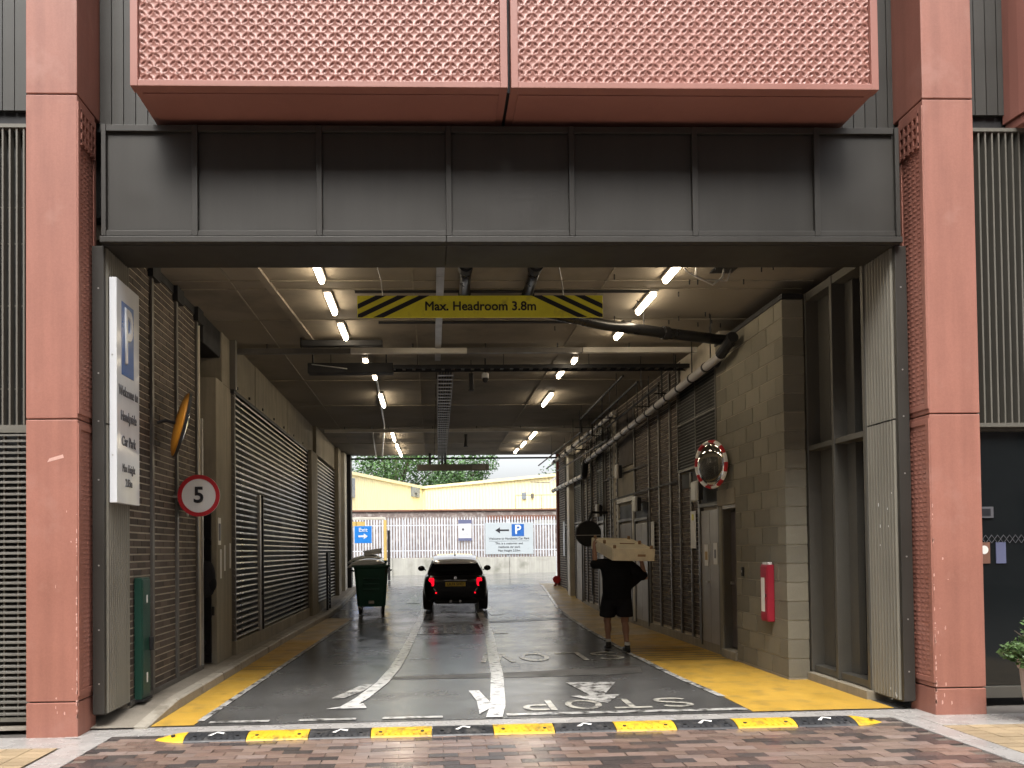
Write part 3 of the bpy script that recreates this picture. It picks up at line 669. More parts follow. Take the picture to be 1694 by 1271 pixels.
for s_ in (-.25, .25): MB().box(-.025, .025, s_-.02, s_+.02, 0, 1.5).build('upright', 'black', lt)
for i in range(9): MB().box(-.02, .02, -.229, .229, .12+i*.085, .155+i*.085).build('bar', 'black', lt)
MB().box(-.022, .022, -.229, .229, .9, 1.5).build('panel', 'black', lt)

# ================================================================== RIGHT SIDE OF THE PASSAGE
# glazed bay
gb = thing('glazed_bay', 'dark tall window bay between the block wall and the right jamb panel', 'window', (4.5, 8.5, 0))
MB().box(.20, .215, -.62, .62, .22, 4.6).build('pane', 'glass', gb)
MB().box(.3, .32, -.7, .7, 0, 4.8).build('interior', 'black', gb)
for y in (.625, .03, -.60): MB().box(-.03, .2, y-.025, y+.025, .14, 4.62).build('mullion', 'frame', gb, bevel=.003)
MB().box(.12, .198, .35, .598, .22, 4.6).build('blind_panel', 'frame', gb); MB().box(.12, .198, -.16, .004, .22, 4.6).build('blind_panel', 'frame', gb)
for ya, yb in ((-.573, .003), (.057, .598)):
    MB().box(-.02, .18, ya, yb, 2.74, 2.80).build('transom', 'frame', gb, bevel=.003); MB().box(0, .18, ya, yb, .14, .215).build('bottom_rail', 'frame', gb, bevel=.003)
    MB().box(-.02, .18, ya, yb, 4.53, 4.62).build('head_rail', 'frame', gb)
MB().box(-.08, .3, -.64, .62, .0, .13).build('plinth', 'concrete', gb, bevel=.006)
# block wall
kw = thing('block_wall', 'grey-brown concrete block wall with the red cabinet, right of the passage', 'wall', (4.2, 9.12, 0))
MB().box(.007, .25, .014, 1.533, .0, 4.555).build('mortar_bed', 'blockmortar', kw); MB().box(.007, .25, 1.534, 2.186, 2.22, 4.555).build('mortar_bed', 'blockmortar', kw)
cache = {}
def blockmesh(l):
    k = round(l, 3)
    if k not in cache:
        b = MB().box(0, .254, .006, l-.006, .006, .219); me = b.mesh('block'); me.materials.append(M['block']); cache[k] = me
    return cache[k]
for j in range(20):
    z = .06+.225*j; lim = 1.54 if z < 2.15 else 2.19; y = 0; first = j % 2
    while y < lim-.02:
        l = .225 if (first and y == 0) else .45
        l = min(l, lim-y)
        link('block', blockmesh(l), None, kw, loc=(random.uniform(-.0025, .0025), y, z)); y += l
MB().box(.0, .25, .0, 1.535, -.02, .058).build('footing', 'concrete', kw)
MB().box(-.01, .24, -.02, 2.2, 4.561, 4.62).build('head_angle', 'black', kw)
# single door in block wall
dr = thing('service_door', 'narrow dark grey door in the block wall under the round mirror', 'door', (4.26, 10.92, .1))
MB().box(.06, .1, -.24, .22, .08, 2.02).build('leaf', 'doordark', dr, bevel=.003)
MB().box(-.05, .12, -.258, -.242, .06, 2.06).build('frame', 'frame', dr); MB().box(-.05, .12, .222, .25, .06, 2.06).build('frame', 'frame', dr); MB().box(-.05, .12, -.258, .25, 2.062, 2.11).build('frame', 'door', dr)
MB().box(-.09, .2, -.25, .25, -.1, .055).build('step', 'concrete', dr, bevel=.006)
MB().box(.02, .06, .12, .17, .98, 1.02).build('handle', 'galv', dr); MB().box(-.06, .2, .26, .38, -.05, 2.2).build('jamb', 'block', dr)
MB().box(-.07, .2, -.26, .4, 2.115, 2.34).build('lintel', 'concrete', dr, bevel=.004)
# right brick wall
rw = thing('brick_wall', 'long dark brick wall with grey steel doors, right of the passage', 'wall', (4.25, 11.31, 0))
LEN = 14.5
MB().box(.012, .3, 0, LEN, -.05, 4.82).build('mortar_bed', 'mortar', rw)
opens = [(-.1, .85, .1, 2.92), (-.1, 1.80, 2.85, 4.82), (3.75, 4.72, .1, 2.45), (4.85, 6.15, .1, 3.4), (6.5, 6.9, 0, 4.8), (7.6, 8.3, .1, 4.8), (10.4, 11.4, .1, 4.8), (12.2, 13, .1, 4.8)]
bf = MB()
for j in range(62):
    z = .22+.075*j; y = -.1125 if j % 2 else 0
    while y < LEN-.2:
        c = y+.11
        if not any(a-.06 < c < b+.06 and z0-.05 < z < z1 for a, b, z0, z1 in opens) and z < 4.75: bf.box(0, .05, max(y, 0)+.004, y+.221, z, z+.059)
        y += .225
stuff(bf.build('brick_field', 'brick', rw))
MB().box(-.03, .04, -.0, LEN, -.05, .17).build('plinth', 'concrete', rw, bevel=.008)
for y in (.9, 1.27, 1.83, 2.35, 3.02, 3.7, 4.78, 6.3, 6.95, 7.5, 8.4, 9.1, 9.8, 10.3, 11.5, 12.1):
    MB().box(-.03, .004, y-.03, y+.03, .17, 4.7 if y > 1.8 else 2.84).build('wind_post', 'steel', rw, bevel=.003)
def bp(nm, x0, x1, y0, y1, z0, z1, m_, bev=0): return MB().box(x0-4.25, x1-4.25, y0-11.31, y1-11.31, z0, z1).build(nm, m_, rw, bevel=bev)
# double doors
for i, (y0, y1, zt) in enumerate(((11.33, 12.08, 2.18), (15.12, 16.0, 2.12), (16.3, 17.35, 2.15), (19.0, 19.55, 2.2), (21.8, 22.6, 2.2), (23.6, 24.2, 2.2))):
    ym = (y0+y1)/2
    bp('door_frame', 4.2, 4.262, y0-.05, y0-.003, .1, zt+.05, 'frame', .003); bp('door_frame', 4.2, 4.262, y1+.003, y1+.05, .1, zt+.05, 'frame', .003); bp('door_head', 4.2, 4.262, y0-.05, y1+.05, zt+.052, zt+.11, 'frame', .003)
    bp('overpanel', 4.225, 4.26, y0, y1, zt+.112, zt+.40, 'black')
    for a, b in ((y0, ym-.004), (ym+.004, y1)):
        d = bp('door_leaf', 4.215, 4.255, a, b, .17, zt, 'door', .003)
    h = MB().box(-.07, -.03, ym-11.31+.04, ym-11.31+.12, 1.08, 1.10).build('door_handle', 'galv', rw)
    if i == 0:
        bp('notice', 4.208, 4.2135, 11.40, 11.55, 1.36, 1.68, 'paper'); bp('notice', 4.208, 4.2135, 11.78, 11.93, 1.33, 1.66, 'paper')
        bp('notice_print', 4.2065, 4.2079, 11.44, 11.51, 1.45, 1.58, 'inkgrey'); bp('notice_print', 4.2065, 4.2079, 11.8, 11.91, 1.42, 1.55, 'tan')
bp('door_surround', 4.2, 4.24, 16.12, 16.22, .1, 2.6, 'whiteduct', .003); bp('door_surround', 4.2, 4.24, 17.45, 17.55, .1, 2.6, 'whiteduct', .003); bp('door_surround', 4.2, 4.24, 16.12, 17.55, 2.62, 2.72, 'whiteduct', .003)
bp('infill_panel', 4.23, 4.26, 16.2, 17.5, 2.73, 3.35, 'concrete'); bp('infill_panel', 4.23, 4.26, 16.2, 17.4, 3.4, 4.6, 'brick')
# louvre grilles over doors
for y0, y1, z0, z1 in ((11.33, 13.08, 2.92, 4.4), (18.92, 19.6, 2.5, 4.6), (21.7, 22.7, 2.4, 4.4), (23.5, 24.3, 2.4, 4.5)):
    bp('louvre_back', 4.24, 4.258, y0, y1, z0, z1, 'black')
    lm = MB(); z = z0+.03
    while z < z1-.03: lm.add([(4.2-4.25, y0-11.31, z), (4.2-4.25, y1-11.31, z), (4.235-4.25, y1-11.31, z+.03), (4.235-4.25, y0-11.31, z+.03), (4.2-4.25, y0-11.31, z+.012), (4.2-4.25, y1-11.31, z+.012)], [(0, 1, 2, 3), (0, 4, 5, 1), (4, 3, 2, 5)]); z += .05
    stuff(lm.build('louvre_blades', 'frame', rw, fix=False))
    for a, b, c, d in ((y0-.03, y0, z0-.03, z1), (y1, y1+.03, z0-.03, z1), (y0, y1, z0-.05, z0)): bp('louvre_frame', 4.185, 4.262, a, b, c, d, 'frame', .003)
    ym = (y0+y1)/2; bp('louvre_bar', 4.188, 4.2, ym-.015, ym+.015, z0, z1, 'frame'); bp('louvre_bar', 4.188, 4.2, y0, ym-.016, (z0+z1)/2, (z0+z1)/2+.02, 'frame'); bp('louvre_bar', 4.188, 4.2, ym+.016, y1, (z0+z1)/2, (z0+z1)/2+.02, 'frame')
bp('dark_slot', 4.24, 4.259, 12.1, 13.05, 2.6, 2.84, 'black')
bp('sign_strip', 4.21, 4.218, 12.32, 12.56, 1.6, 2.2, 'paper'); bp('sign_strip_icon', 4.2085, 4.2095, 12.40, 12.50, 2.05, 2.15, 'signyellow')
bp('sign_strip', 4.21, 4.218, 14.66, 14.86, 1.62, 2.12, 'paper'); bp('sign_strip', 4.2, 4.212, 24.5, 24.8, 1.4, 2.5, 'signgrey')
bp('end_pilaster', 4.1, 4.26, 23.1, 23.45, .1, 4.7, 'whiteduct', .004)
bp('red_down_pipe', 4.18, 4.42, 25.82, 26.02, .2, 4.8, 'redpole', .02)
bp('conduit_run', 4.2, 4.215, 13.2, 18.2, 2.74, 2.765, 'black'); bp('conduit_run', 4.2, 4.215, 15.2, 19, 3.25, 3.275, 'black'); bp('conduit_run', 4.2, 4.215, 17.9, 17.95, .4, 4.5, 'steel'); bp('conduit_run', 4.2, 4.215, 20.4, 20.45, .4, 4.5, 'black')
# bulkhead floodlights on right wall
for i, (y, z, lb) in enumerate(((11.95, 2.48, 'white bulkhead lamp over the nearest double door'), (15.5, 2.5, 'dark bulkhead lamp over the second double door'), (19.05, 2.55, 'dark bulkhead lamp over the far steel door'), (17.0, 3.3, 'dark bulkhead lamp on the wall above the framed door'))):
    t = thing('wall_lamp', lb, 'lamp', (4.2, y, z), group='unlit wall lamps')
    MB().box(-.09, -.02, -.10, .10, -.14, .14).build('housing', 'black', t, bevel=.02)
    MB().box(-.15, -.092, -.12, .12, -.16, .16).build('lens', 'cctv' if i in (0, 1) else 'lampbody', t, bevel=.03)
    MB().box(-.1, .02, .1, .3, .06, .09).build('bracket', 'black', t)
# convex mirrors
def mirror(loc, rot, label, r_=.37, back='white', rims=('white', 'red'), k0=.86):
    t = thing('convex_mirror', label, 'mirror', loc, group='traffic mirrors'); t.rotation_euler = Vector(rot).to_track_quat('Z', 'Y').to_euler()
    rings = []
    for k in range(8):
        a = k/7; rr = r_*.9*math.sin(a*math.pi/2) if k else .002; zz = .07*math.cos(a*math.pi/2)
        rings.append([(rr*math.cos(2*math.pi*i/36), rr*math.sin(2*math.pi*i/36), zz) for i in range(36)])
    MB().rings(rings).build('reflector', 'mirror', t, smooth=True)
    for k in range(16):
        a0, a1 = 2*math.pi*k/16, 2*math.pi*(k+1)/16; q = [a0+(a1-a0)*i/3 for i in range(4)]
        prof = lambda a: [(r_*k0*math.cos(a), r_*k0*math.sin(a), .0), (r_*(k0+.02)*math.cos(a), r_*(k0+.02)*math.sin(a), .035), (r_*.99*math.cos(a), r_*.99*math.sin(a), .03), (r_*1.02*math.cos(a), r_*1.02*math.sin(a), 0)]
        MB().rings([prof(a) for a in q]).build('rim_segment', rims[k % 2], t)
    rings = []
    for k in range(6):
        a = k/5; rr = r_*1.0*math.cos(a*math.pi/2*.95)+.001; rings.append([(rr*math.cos(2*math.pi*i/28), rr*math.sin(2*math.pi*i/28), -.002-.06*math.sin(a*math.pi/2)) for i in range(28)])
    MB().rings(rings).build('back_shell', back, t, smooth=True)
    MB().tube([(0, 0, -.06), (0, 0, -.16), (0, -.05, -.24)], .018, 8).build('bracket', 'black', t)
    return t
mirror((4.02, 11.05, 2.80), (-.95, -.31, -.06), 'round convex mirror with red and white rim on the block wall', .345, 'white', k0=.90)
mirror((-2.74, 8.62, 3.02), (.90, .40, -.23), 'tilted mirror with orange back on the left brick wall', .36, 'orange', ('black', 'black'))
bkm = thing('round_mirror', 'round black-backed mirror seen from behind over the carried crate', 'mirror', (3.7, 18.3, 1.98))
MB().tube([(0, -.03, 0), (0, 0.02, 0)], [.29, .31], 28).build('back_plate', 'black', bkm); MB().tube([(0, 0, .28), (.1, .1, .5), (.5, .2, .5)], .03, 8).build('arm', 'black', bkm); MB().box(-.29, .29, -.034, -.028, -.05, -.035).build('joint', 'lampbody', bkm)
# red cabinet
fx = thing('extinguisher_cabinet', 'red wall cabinet on the block wall near its corner', 'cabinet', (4.2, 9.55, 1.05))
MB().box(-.085, -.003, -.09, .11, -.36, .34).build('case', 'firered', fx, bevel=.008)
MB().box(-.096, -.086, -.08, .10, -.34, .32).build('door', 'firered', fx, bevel=.004)
MB().box(-.0985, -.0962, -.02, .08, -.24, .18).build('window', 'paper', fx); MB().box(-.106, -.0965, -.07, -.055, -.06, -.02).build('lock', 'ink', fx)
MB().box(-.07, -.02, -.07, .09, .342, .37).build('top_plate', 'paper', fx)
sw = thing('key_switch', 'tiny dark switch box on the block wall beside the narrow door', 'switch', (4.19, 10.4, 1.28)); MB().box(-.02, .0, -.03, .03, -.06, .06).build('box', 'black', sw, bevel=.004); MB().box(-.025, -.02, -.01, .01, -.01, .02).build('key_slot', 'galv', sw)

# ================================================================== SERVICES UNDER THE CEILING
pp = thing('banded_pipe', 'long grey drain pipe with black bands along the right wall', 'pipe', (4.05, 10.6, 0))
def pipe_pts(y): return (0, y-10.6, 4.28-(y-10.75)*.0405)
yy = 10.7; i = 0
while yy < 20.1:
    ln = .62; MB().tube([pipe_pts(yy), pipe_pts(yy+ln-.03)], .062, 12).build('pipe_length', 'pipegrey', pp, smooth=False)
    MB().tube([pipe_pts(yy+ln-.045), pipe_pts(yy+ln+.0)], .072, 12).build('band', 'black', pp)
    yy += ln
MB().tube([(0, 9.55, 3.9), (0, 9.75, 3.86), (0, 9.85, 3.6), (0, 10, 3.55)], .085, 12).build('elbow', 'black', pp, smooth=True)
yy = 20.6
while yy < 25.4: MB().tube([(0, yy-10.6, 3.56), (0, yy-10.6+.6, 3.565)], .062, 12).build('pipe_length', 'pipegrey', pp); MB().tube([(0, yy-10.6+.6, 3.56), (0, yy-10.6+.64, 3.56)], .072, 12).build('band', 'black', pp); yy += .64
MB().tube([(0, -.35, 4.42), (0, .1, 4.3)], .075, 12).build('pipe_end', 'black', pp)
for k in range(12):
    y = 11.1+k*.8; MB().tube([(0, y-10.6, 4.27-(y-10.75)*.0405), (0, y-10.6, 4.8)], .008, 6).build('hanger', 'black', pp)
t2 = thing('banded_pipe', 'short grey pipe high on the right wall near the exit', 'pipe', (4.0, 15, 4.45))
MB().tube([(-.2, 1, -.02), (0, 10.5, .0)], .045, 10).build('pipe_length', 'pipegrey', t2)
for k in range(8): MB().tube([(-.19+.02*k, 1.3+k*1.2, -.02), (-.19+.02*k, 1.45+k*1.2, -.02)], .055, 10).build('band', 'black', t2)
dp = thing('drain_pipe', 'fat black drain pipe crossing under the ceiling to the block wall', 'pipe', (2.3, 10.1, 4.5))
MB().tube([(-1.9, -.65, .13), (-.9, -.4, .1), (0, -.02, .03), (1.2, .32, -.02), (2.05, .55, -.05)], .072, 14).build('pipe', 'blackgloss', dp, smooth=True)
for q in ((.55, .14, .0), (1.55, .42, -.03)): MB().tube([q, (q[0], q[1], .3)], .008, 6).build('hanger', 'black', dp)
MB().tube([(.82, .21, -.005), (.9, .235, -.008)], .088, 14).build('collar', 'black', dp); MB().tube([(2.0, .54, -.05), (2.06, .9, -.12), (1.85, 1.1, -.2)], .08, 12).build('elbow', 'black', dp, smooth=True)
for i, (x, lb) in enumerate(((.4, 'short black pipe stub left of the pair above the headroom sign'), (1.16, 'short black pipe stub right of the pair above the headroom sign'))):
    t = thing('soil_pipe', lb, 'pipe', (x, 8.3, 4.68), group='pipe stubs above the headroom sign')
    MB().tube([(0, -.3, .02), (.02, 1.0, -.02)], .062, 14).build('pipe', 'blackgloss', t, smooth=True); MB().tube([(0, .02, .0), (0, .16, .0)], .08, 14).build('collar', 'black', t); MB().tube([(.02, .9, -.02), (.02, 1.05, -.02)], .075, 14).build('collar', 'black', t)
for i, (y, x0, x1, lb) in enumerate(((9.44, -.9, 2.7, 'thin dark conduit on the ceiling above the headroom sign'), (10.72, -.7, 2.3, 'thin dark conduit on the ceiling just behind the headroom sign'))):
    tag(MB().tube([(x0, y, 4.76), (x1, y, 4.76)], .018, 8).build('ceiling_conduit', 'black'), lb, 'conduit', 'thin ceiling conduits')
for i, (y, x0, x1, z, lb) in enumerate(((11.96, -3.0, 4.15, 4.69, 'pale square duct crossing the ceiling at the first cable tray'), (19.9, -2.7, 4.5, 4.69, 'pale square duct crossing the ceiling farther in'))):
    t = thing('square_duct', lb, 'duct', ((x0+x1)/2, y, z), group='square ducts under the ceiling'); h_ = (x1-x0)/2
    n = 4
    for k in range(n): MB().box(-h_+2*h_*k/n+.004, -h_+2*h_*(k+1)/n-.004, -.04, .04, -.045, .035).build('duct_length', ['steel', 'whiteduct', 'steel', 'whiteduct'][k] if i == 0 else 'whiteduct', t, bevel=.004)
    for k in range(6): MB().box(-h_+.5+k*h_/3.2, -h_+.515+k*h_/3.2, .0, .015, .036, .11).build('hanger_rod', 'black', t)
def ladder(t, p, q, w_, rung=.12, m_='steel', rm='galv', side=(1, 0, 0)):
    p, q = Vector(p), Vector(q); sv = Vector(side)*w_/2
    for s_ in (-1, 1): MB().bar(p+sv*s_, q+sv*s_, .012, .06).build('side_rail', m_, t)
    n = int((q-p).length/rung)
    for k in range(n):
        c = p+(q-p)*((k+.5)/n); MB().bar(c-sv, c+sv, .055, .012).build('rung', rm, t)
ct = thing('cable_tray', 'long ladder cable tray running down the middle of the ceiling', 'cable tray', (.26, 12.9, 4.55))
ladder(ct, (0, 0, .0), (.1, 12.8, .0), .26, .30)
for k in range(8): MB().bar((-.15, .4+k*1.6, 0), (-.15, .4+k*1.6, .25), .01).build('hanger_rod', 'black', ct)
for k in range(5): MB().tube([(-.09+.045*k, 0, .03), (-.08+.045*k, 6, .035), (.0+.045*k, 12.8, .03)], .016, 6).build('cable', 'black', ct)
c2 = thing('cable_tray', 'ladder cable tray crossing the ceiling from side to side', 'cable tray', (1.2, 12.75, 4.60))
ladder(c2, (-3.0, 0, 0), (3.3, 0, 0), .24, .16, 'black', 'steel', (0, 1, 0))
for k in range(5): MB().bar((-2.8+k*1.4, -.13, 0), (-2.8+k*1.4, -.13, .2), .01).build('hanger_rod', 'black', c2)
MB().tube([(-2.9, -.03, .03), (0, .02, .035), (3.2, -.02, .03)], .03, 8).build('cable', 'black', c2); MB().tube([(-2.9, .06, .03), (0, .05, .035), (3.2, .06, .03)], .022, 8).build('cable', 'black', c2)
c3 = thing('strip_conduit', 'narrow pale channel on the ceiling leading to the cable tray', 'conduit', (.13, 8.0, 4.74))
for k in range(6): MB().box(-.045, .045, k*.78+.004, k*.78+.776, -.03, .05).build('channel_length', 'galv', c3)
bxx = thing('black_trunking', 'bulky black cable trunking box hung below the pale duct', 'trunking', (-1.2, 12.35, 4.5))
MB().box(-.72, .62, -.1, .1, -.08, .08).build('case', 'black', bxx, bevel=.01); MB().bar((-.65, -.11, .05), (-.1, -.11, -.02), .04, .01).build('strap', 'galv', bxx); MB().box(-.66, -.64, -.02, .02, .08, .3).build('hanger', 'black', bxx); MB().box(.5, .52, -.02, .02, .08, .3).build('hanger', 'black', bxx)
b2 = thing('ceiling_unit', 'flat black unit on the ceiling above the pale duct', 'unit', (-1.3, 11.6, 4.7)); MB().box(-.6, .6, -.06, .06, -.04, .05).build('case', 'black', b2, bevel=.01); MB().box(-.62, -.6, -.03, .03, -.05, .09).build('end_plate', 'black', b2)
tag(MB().tube([(-1.0, 12.5, 4.62), (-.95, 13.2, 4.76), (-1.0, 15, 4.76), (-1.15, 19.4, 4.76), (-1.6, 25.8, 4.74)], .025, 8).build('bent_conduit', 'galv', smooth=True), 'pale conduit bending along the left of the ceiling', 'conduit')
tag(MB().tube([(-1.5, 19.9, 4.76), (-1.8, 25.8, 4.74)], .022, 8).build('bent_conduit', 'galv', smooth=True), 'second pale conduit on the far left of the ceiling', 'conduit')
# cluttered conduits over the right wall
rc = thing('conduit_rack', 'tangle of black hangers and conduits high on the right wall', 'conduit rack', (3.8, 13, 4.4))
for k in range(16):
    y = -.2+k*.62; x = random.uniform(-.5, .25); MB().bar((x, y, random.uniform(-.35, .0)), (x, y, .4), .012).build('hanger', 'black', rc)
    if k % 2: MB().bar((x-.15, y, -.1), (x+.3, y, -.1), .02).build('bracket', 'black', rc)
for x, z in ((-.55, .12), (-.3, .02), (.05, -.05)): MB().tube([(x, 0, z), (x+.05, 4, z-.05), (x+.1, 4.2, z-.3), (x+.15, 11.5, z-.25)], .02, 7).build('conduit', 'black', rc)
# cctv, hanging camera, restrictor bar
cc = thing('dome_camera', 'white dome camera under the crossing cable tray', 'camera', (.92, 12.9, 4.45)); MB().tube([(0, 0, .1), (0, 0, .02)], .06, 16).build('housing', 'cctv', cc); MB().ell((0, 0, .0), .05, .05, .055).build('dome', 'black', cc, smooth=True); MB().bar((0, 0, .1), (0, 0, .35), .02).build('stem', 'black', cc)
c4 = thing('bullet_camera', 'black tubular device hanging left of the dome camera', 'camera', (.69, 13.0, 4.42)); MB().tube([(0, 0, .15), (0, 0, -.12)], .04, 12).build('housing', 'black', c4); MB().tube([(0, 0, -.12), (0, 0, -.14)], .05, 12).build('cap', 'black', c4); MB().bar((0, 0, .15), (0, 0, .38), .012).build('stem', 'black', c4)
c5 = thing('bullet_camera', 'black tubular device hanging far down the passage', 'camera', (.95, 21, 4.55)); MB().tube([(0, 0, .2), (0, 0, -.12)], .05, 12).build('housing', 'black', c5); MB().tube([(0, 0, -.12), (0, 0, -.14)], .06, 12).build('cap', 'black', c5)
hb_ = thing('height_bar', 'dark height bar hung from the cable tray at the exit', 'barrier', (.72, 25.3, 4.32)); MB().box(-1.17, 1.17, -.05, .05, -.11, .10).build('bar', 'frame', hb_, bevel=.01)
for x in (-.75, -.35, -.25): MB().box(x-.04, x+.04, -.03, .03, .1, .46).build('strap', 'black', hb_)
MB().box(.62, 1.05, -.052, -.05, -.08, .07).build('end_panel', 'steel', hb_)
tag(MB().tube([(-2.7, 25.7, 4.66), (4.3, 25.7, 4.66)], .03, 8).build('exit_pipe', 'black'), 'thin dark pipe across the head of the exit opening', 'pipe')
hole = thing('ceiling_hatch', 'small dark hole with dangling cables in the ceiling at the right', 'hatch', (3.35, 8.75, 4.79)); MB().box(-.1, .16, -.1, .14, -.006, .004).build('opening', 'black', hole)
MB().tube([(-.4, -.3, 0), (-.38, -.2, -.16), (-.15, -.1, -.22), (.0, 0, -.1), (.02, 0, 0)], .012, 6).build('cable', 'lampbody', hole, smooth=True); MB().tube([(-.6, -.3, 0), (-.5, -.25, -.12), (-.3, -.15, -.18), (.05, .0, -.14), (.1, .0, 0)], .01, 6).build('cable', 'lampbody', hole, smooth=True)
# strip lights
ordn = ['first', 'second', 'third', 'fourth', 'fifth', 'sixth', 'seventh', 'eighth', 'ninth', 'tenth']
def strip(x, y, L_, z, label, grp, r_=.05, dx=0.):
    t = thing('strip_light', label, 'light', (x, y, z), group=grp); t.rotation_euler = (0, 0, math.atan2(-dx, L_))
    MB().box(-.05, .05, -L_/2-.02, L_/2+.02, .02, .06).build('housing', 'lampbody', t, bevel=.01)
    MB().capsule((0, -L_/2+.04, -.005), (0, L_/2-.04, -.005), .035, .035, 10).build('diffuser', 'lamp', t, smooth=True)
    for s_ in (-1, 1): MB().bar((0, s_*L_*.35, .06), (0, s_*L_*.35, 4.8-z-.002), .012).build('hanger', 'steel', t)
left = [(-1.24, 8.72, .62), (-1.24, 9.85, .78), (-1.23, 11.1, .72), (-1.02, 12.35, .25), (-.99, 13.8, .62), (-1.0, 16.2, 1.3), (-1.02, 21.4, 1.4), (-1.0, 23.4, 1.0), (-.98, 24.6, .8), (-.97, 25.35, .4)]
right = [(2.77, 8.72, .62), (2.77, 9.85, .78), (2.77, 11.12, .72), (2.31, 12.35, .25), (2.33, 13.75, .62), (2.45, 16.2, 1.25), (2.8, 21.2, 1.2), (2.75, 23.0, 1.0), (2.7, 24.5, .8)]
for i, (x, y, l) in enumerate(left): strip(x, y, l, 4.74 if i != 3 else 4.62, 'glowing strip light, %s from the street in the left ceiling row' % ordn[i], 'strip lights of the left ceiling row')
for i, (x, y, l) in enumerate(right): strip(x, y, l, 4.74 if i != 3 else 4.62, 'glowing strip light, %s from the street in the right ceiling row' % ordn[i], 'strip lights of the right ceiling row')

# ================================================================== SIGNS
hs_ = thing('headroom_sign', 'yellow hanging sign reading Max. Headroom 3.8m with black chevrons', 'sign', (.57, 8.6, 4.31))
W_, H_ = 1.365, .122
MB().box(-W_, W_, -.01, .01, -H_, H_).build('board', 'signyellow', hs_, bevel=.003)
text('lettering', 'Max. Headroom 3.8m', .14, 'ink', hs_, facing_minus_y(-.0, -.0115, .0), bold=.003, sx=1.0)
def clip_stripe(c, s_):   # diagonal stripe clipped to the board
    w2 = .058; k = 2.1
    pts = [(c-H_*k-w2, -H_), (c-H_*k+w2, -H_), (c+H_*k+w2, H_), (c+H_*k-w2, H_)]
    return pts
def stripe(poly):
    out = []
    def cl(poly, f, xlim):
        r_ = []
        for i in range(len(poly)):
            a, b = poly[i], poly[(i+1) % len(poly)]; ia, ib = f(a), f(b)
            if ia: r_.append(a)
            if ia != ib: t = (xlim-a[0])/(b[0]-a[0]); r_.append((xlim, a[1]+(b[1]-a[1])*t))
        return r_
    return cl(poly, lambda p: p[0] > -W_+.005, -W_+.005)
for c in (-1.36, -1.12, -.88):
    pl = stripe(clip_stripe(c, 1))
    if len(pl) > 2:
        MB().prism(pl, 1, -.0125, -.0105).build('stripe', 'ink', hs_); MB().prism([(-x, z) for x, z in pl], 1, -.0125, -.0105).build('stripe', 'ink', hs_)
for x in (-1.08, .93): MB().tube([(x, 0, H_-.03), (x-.02, 0, .3), (x-.08, -.1, .49)], .006, 6).build('chain', 'galv', hs_)
# tall parking sign on the left jamb
pk = thing('parking_sign', 'tall white parking sign box welcoming drivers, on the left jamb panel', 'sign', (-2.955, 7.70, 2.09))
MB().box(-.07, 0, -.285, .285, 0, 2.14).build('box', 'signwhite', pk, bevel=.006)
MB().box(.0005, .004, -.17, .13, 1.24, 1.95).build('blue_field', 'blue', pk, bevel=.004)
def px_(y, z): return facing_plus_x(.0055, y, z)
text('parking_letter', 'P', .78, 'signwhite', pk, px_(-.02, 1.6), bold=.012, sx=.52)
for s_, z in (('Welcome to', 1.08), ('Handyside', .84), ('Car Park', .60)): text('lettering', s_, .135, 'inkgrey', pk, px_(-.005, z), bold=.002, sx=.70, ext=.001)
for s_, z in (('Max Height', .34), ('2.03m', .20)): text('lettering', s_, .11, 'inkgrey', pk, px_(-.005, z), bold=.001, sx=.62, ext=.001)
for z in (.45, 1.4): MB().tube([(-.04, -.287, z), (-.04, -.284, z)], .008, 8).build('screw', 'galv', pk)
# speed sign
sp = thing('speed_sign', 'round red-rimmed white speed sign with the number 5 on the left brick wall', 'sign', (-2.72, 9.2, 2.28))
MB().tube([(0, 0, 0), (0, .012, 0)], .245, 40).build('disc', 'white', sp)
n = 40; ring = MB(); ring.rings([[(r_*math.cos(2*math.pi*k/n), yy, r_*math.sin(2*math.pi*k/n)) for k in range(n)] for r_, yy in ((.245, -.001), (.245, -.006), (.198, -.006), (.198, -.001))], cap=False); ring.build('red_ring', 'red', sp)
text('numeral', '5', .26, 'ink', sp, facing_minus_y(0, -.004, .0), bold=.006)
MB().tube([(0, .06, .0), (-.1, .07, 0), (-.32, .07, 0)], .018, 8).build('bracket', 'galv', sp); MB().tube([(-.23, .3, -.03), (-.218, .303, -.03)], .2, 32).build('rear_disc', 'signgrey', sp)
# green cabinet
gc = thing('green_cabinet', 'slim green metal cabinet standing at the left brick wall', 'cabinet', (-3.0, 8.14, .1))
MB().box(-.04, .035, -.09, .14, .02, 1.26).build('case', 'green', gc, bevel=.006); MB().box(.036, .046, -.08, .13, .06, 1.24).build('door', 'green', gc, bevel=.003)
MB().box(.046, .09, .09, .12, .5, .64).build('handle', 'black', gc, bevel=.006); MB().box(.0465, .05, .02, .05, .18, .28).build('graffiti_mark', 'paper', gc); MB().box(.0465, .05, .02, .05, 1.0, 1.08).build('graffiti_mark', 'paper', gc)
MB().box(-.05, .06, -.1, .15, 0, .019).build('base', 'black', gc)
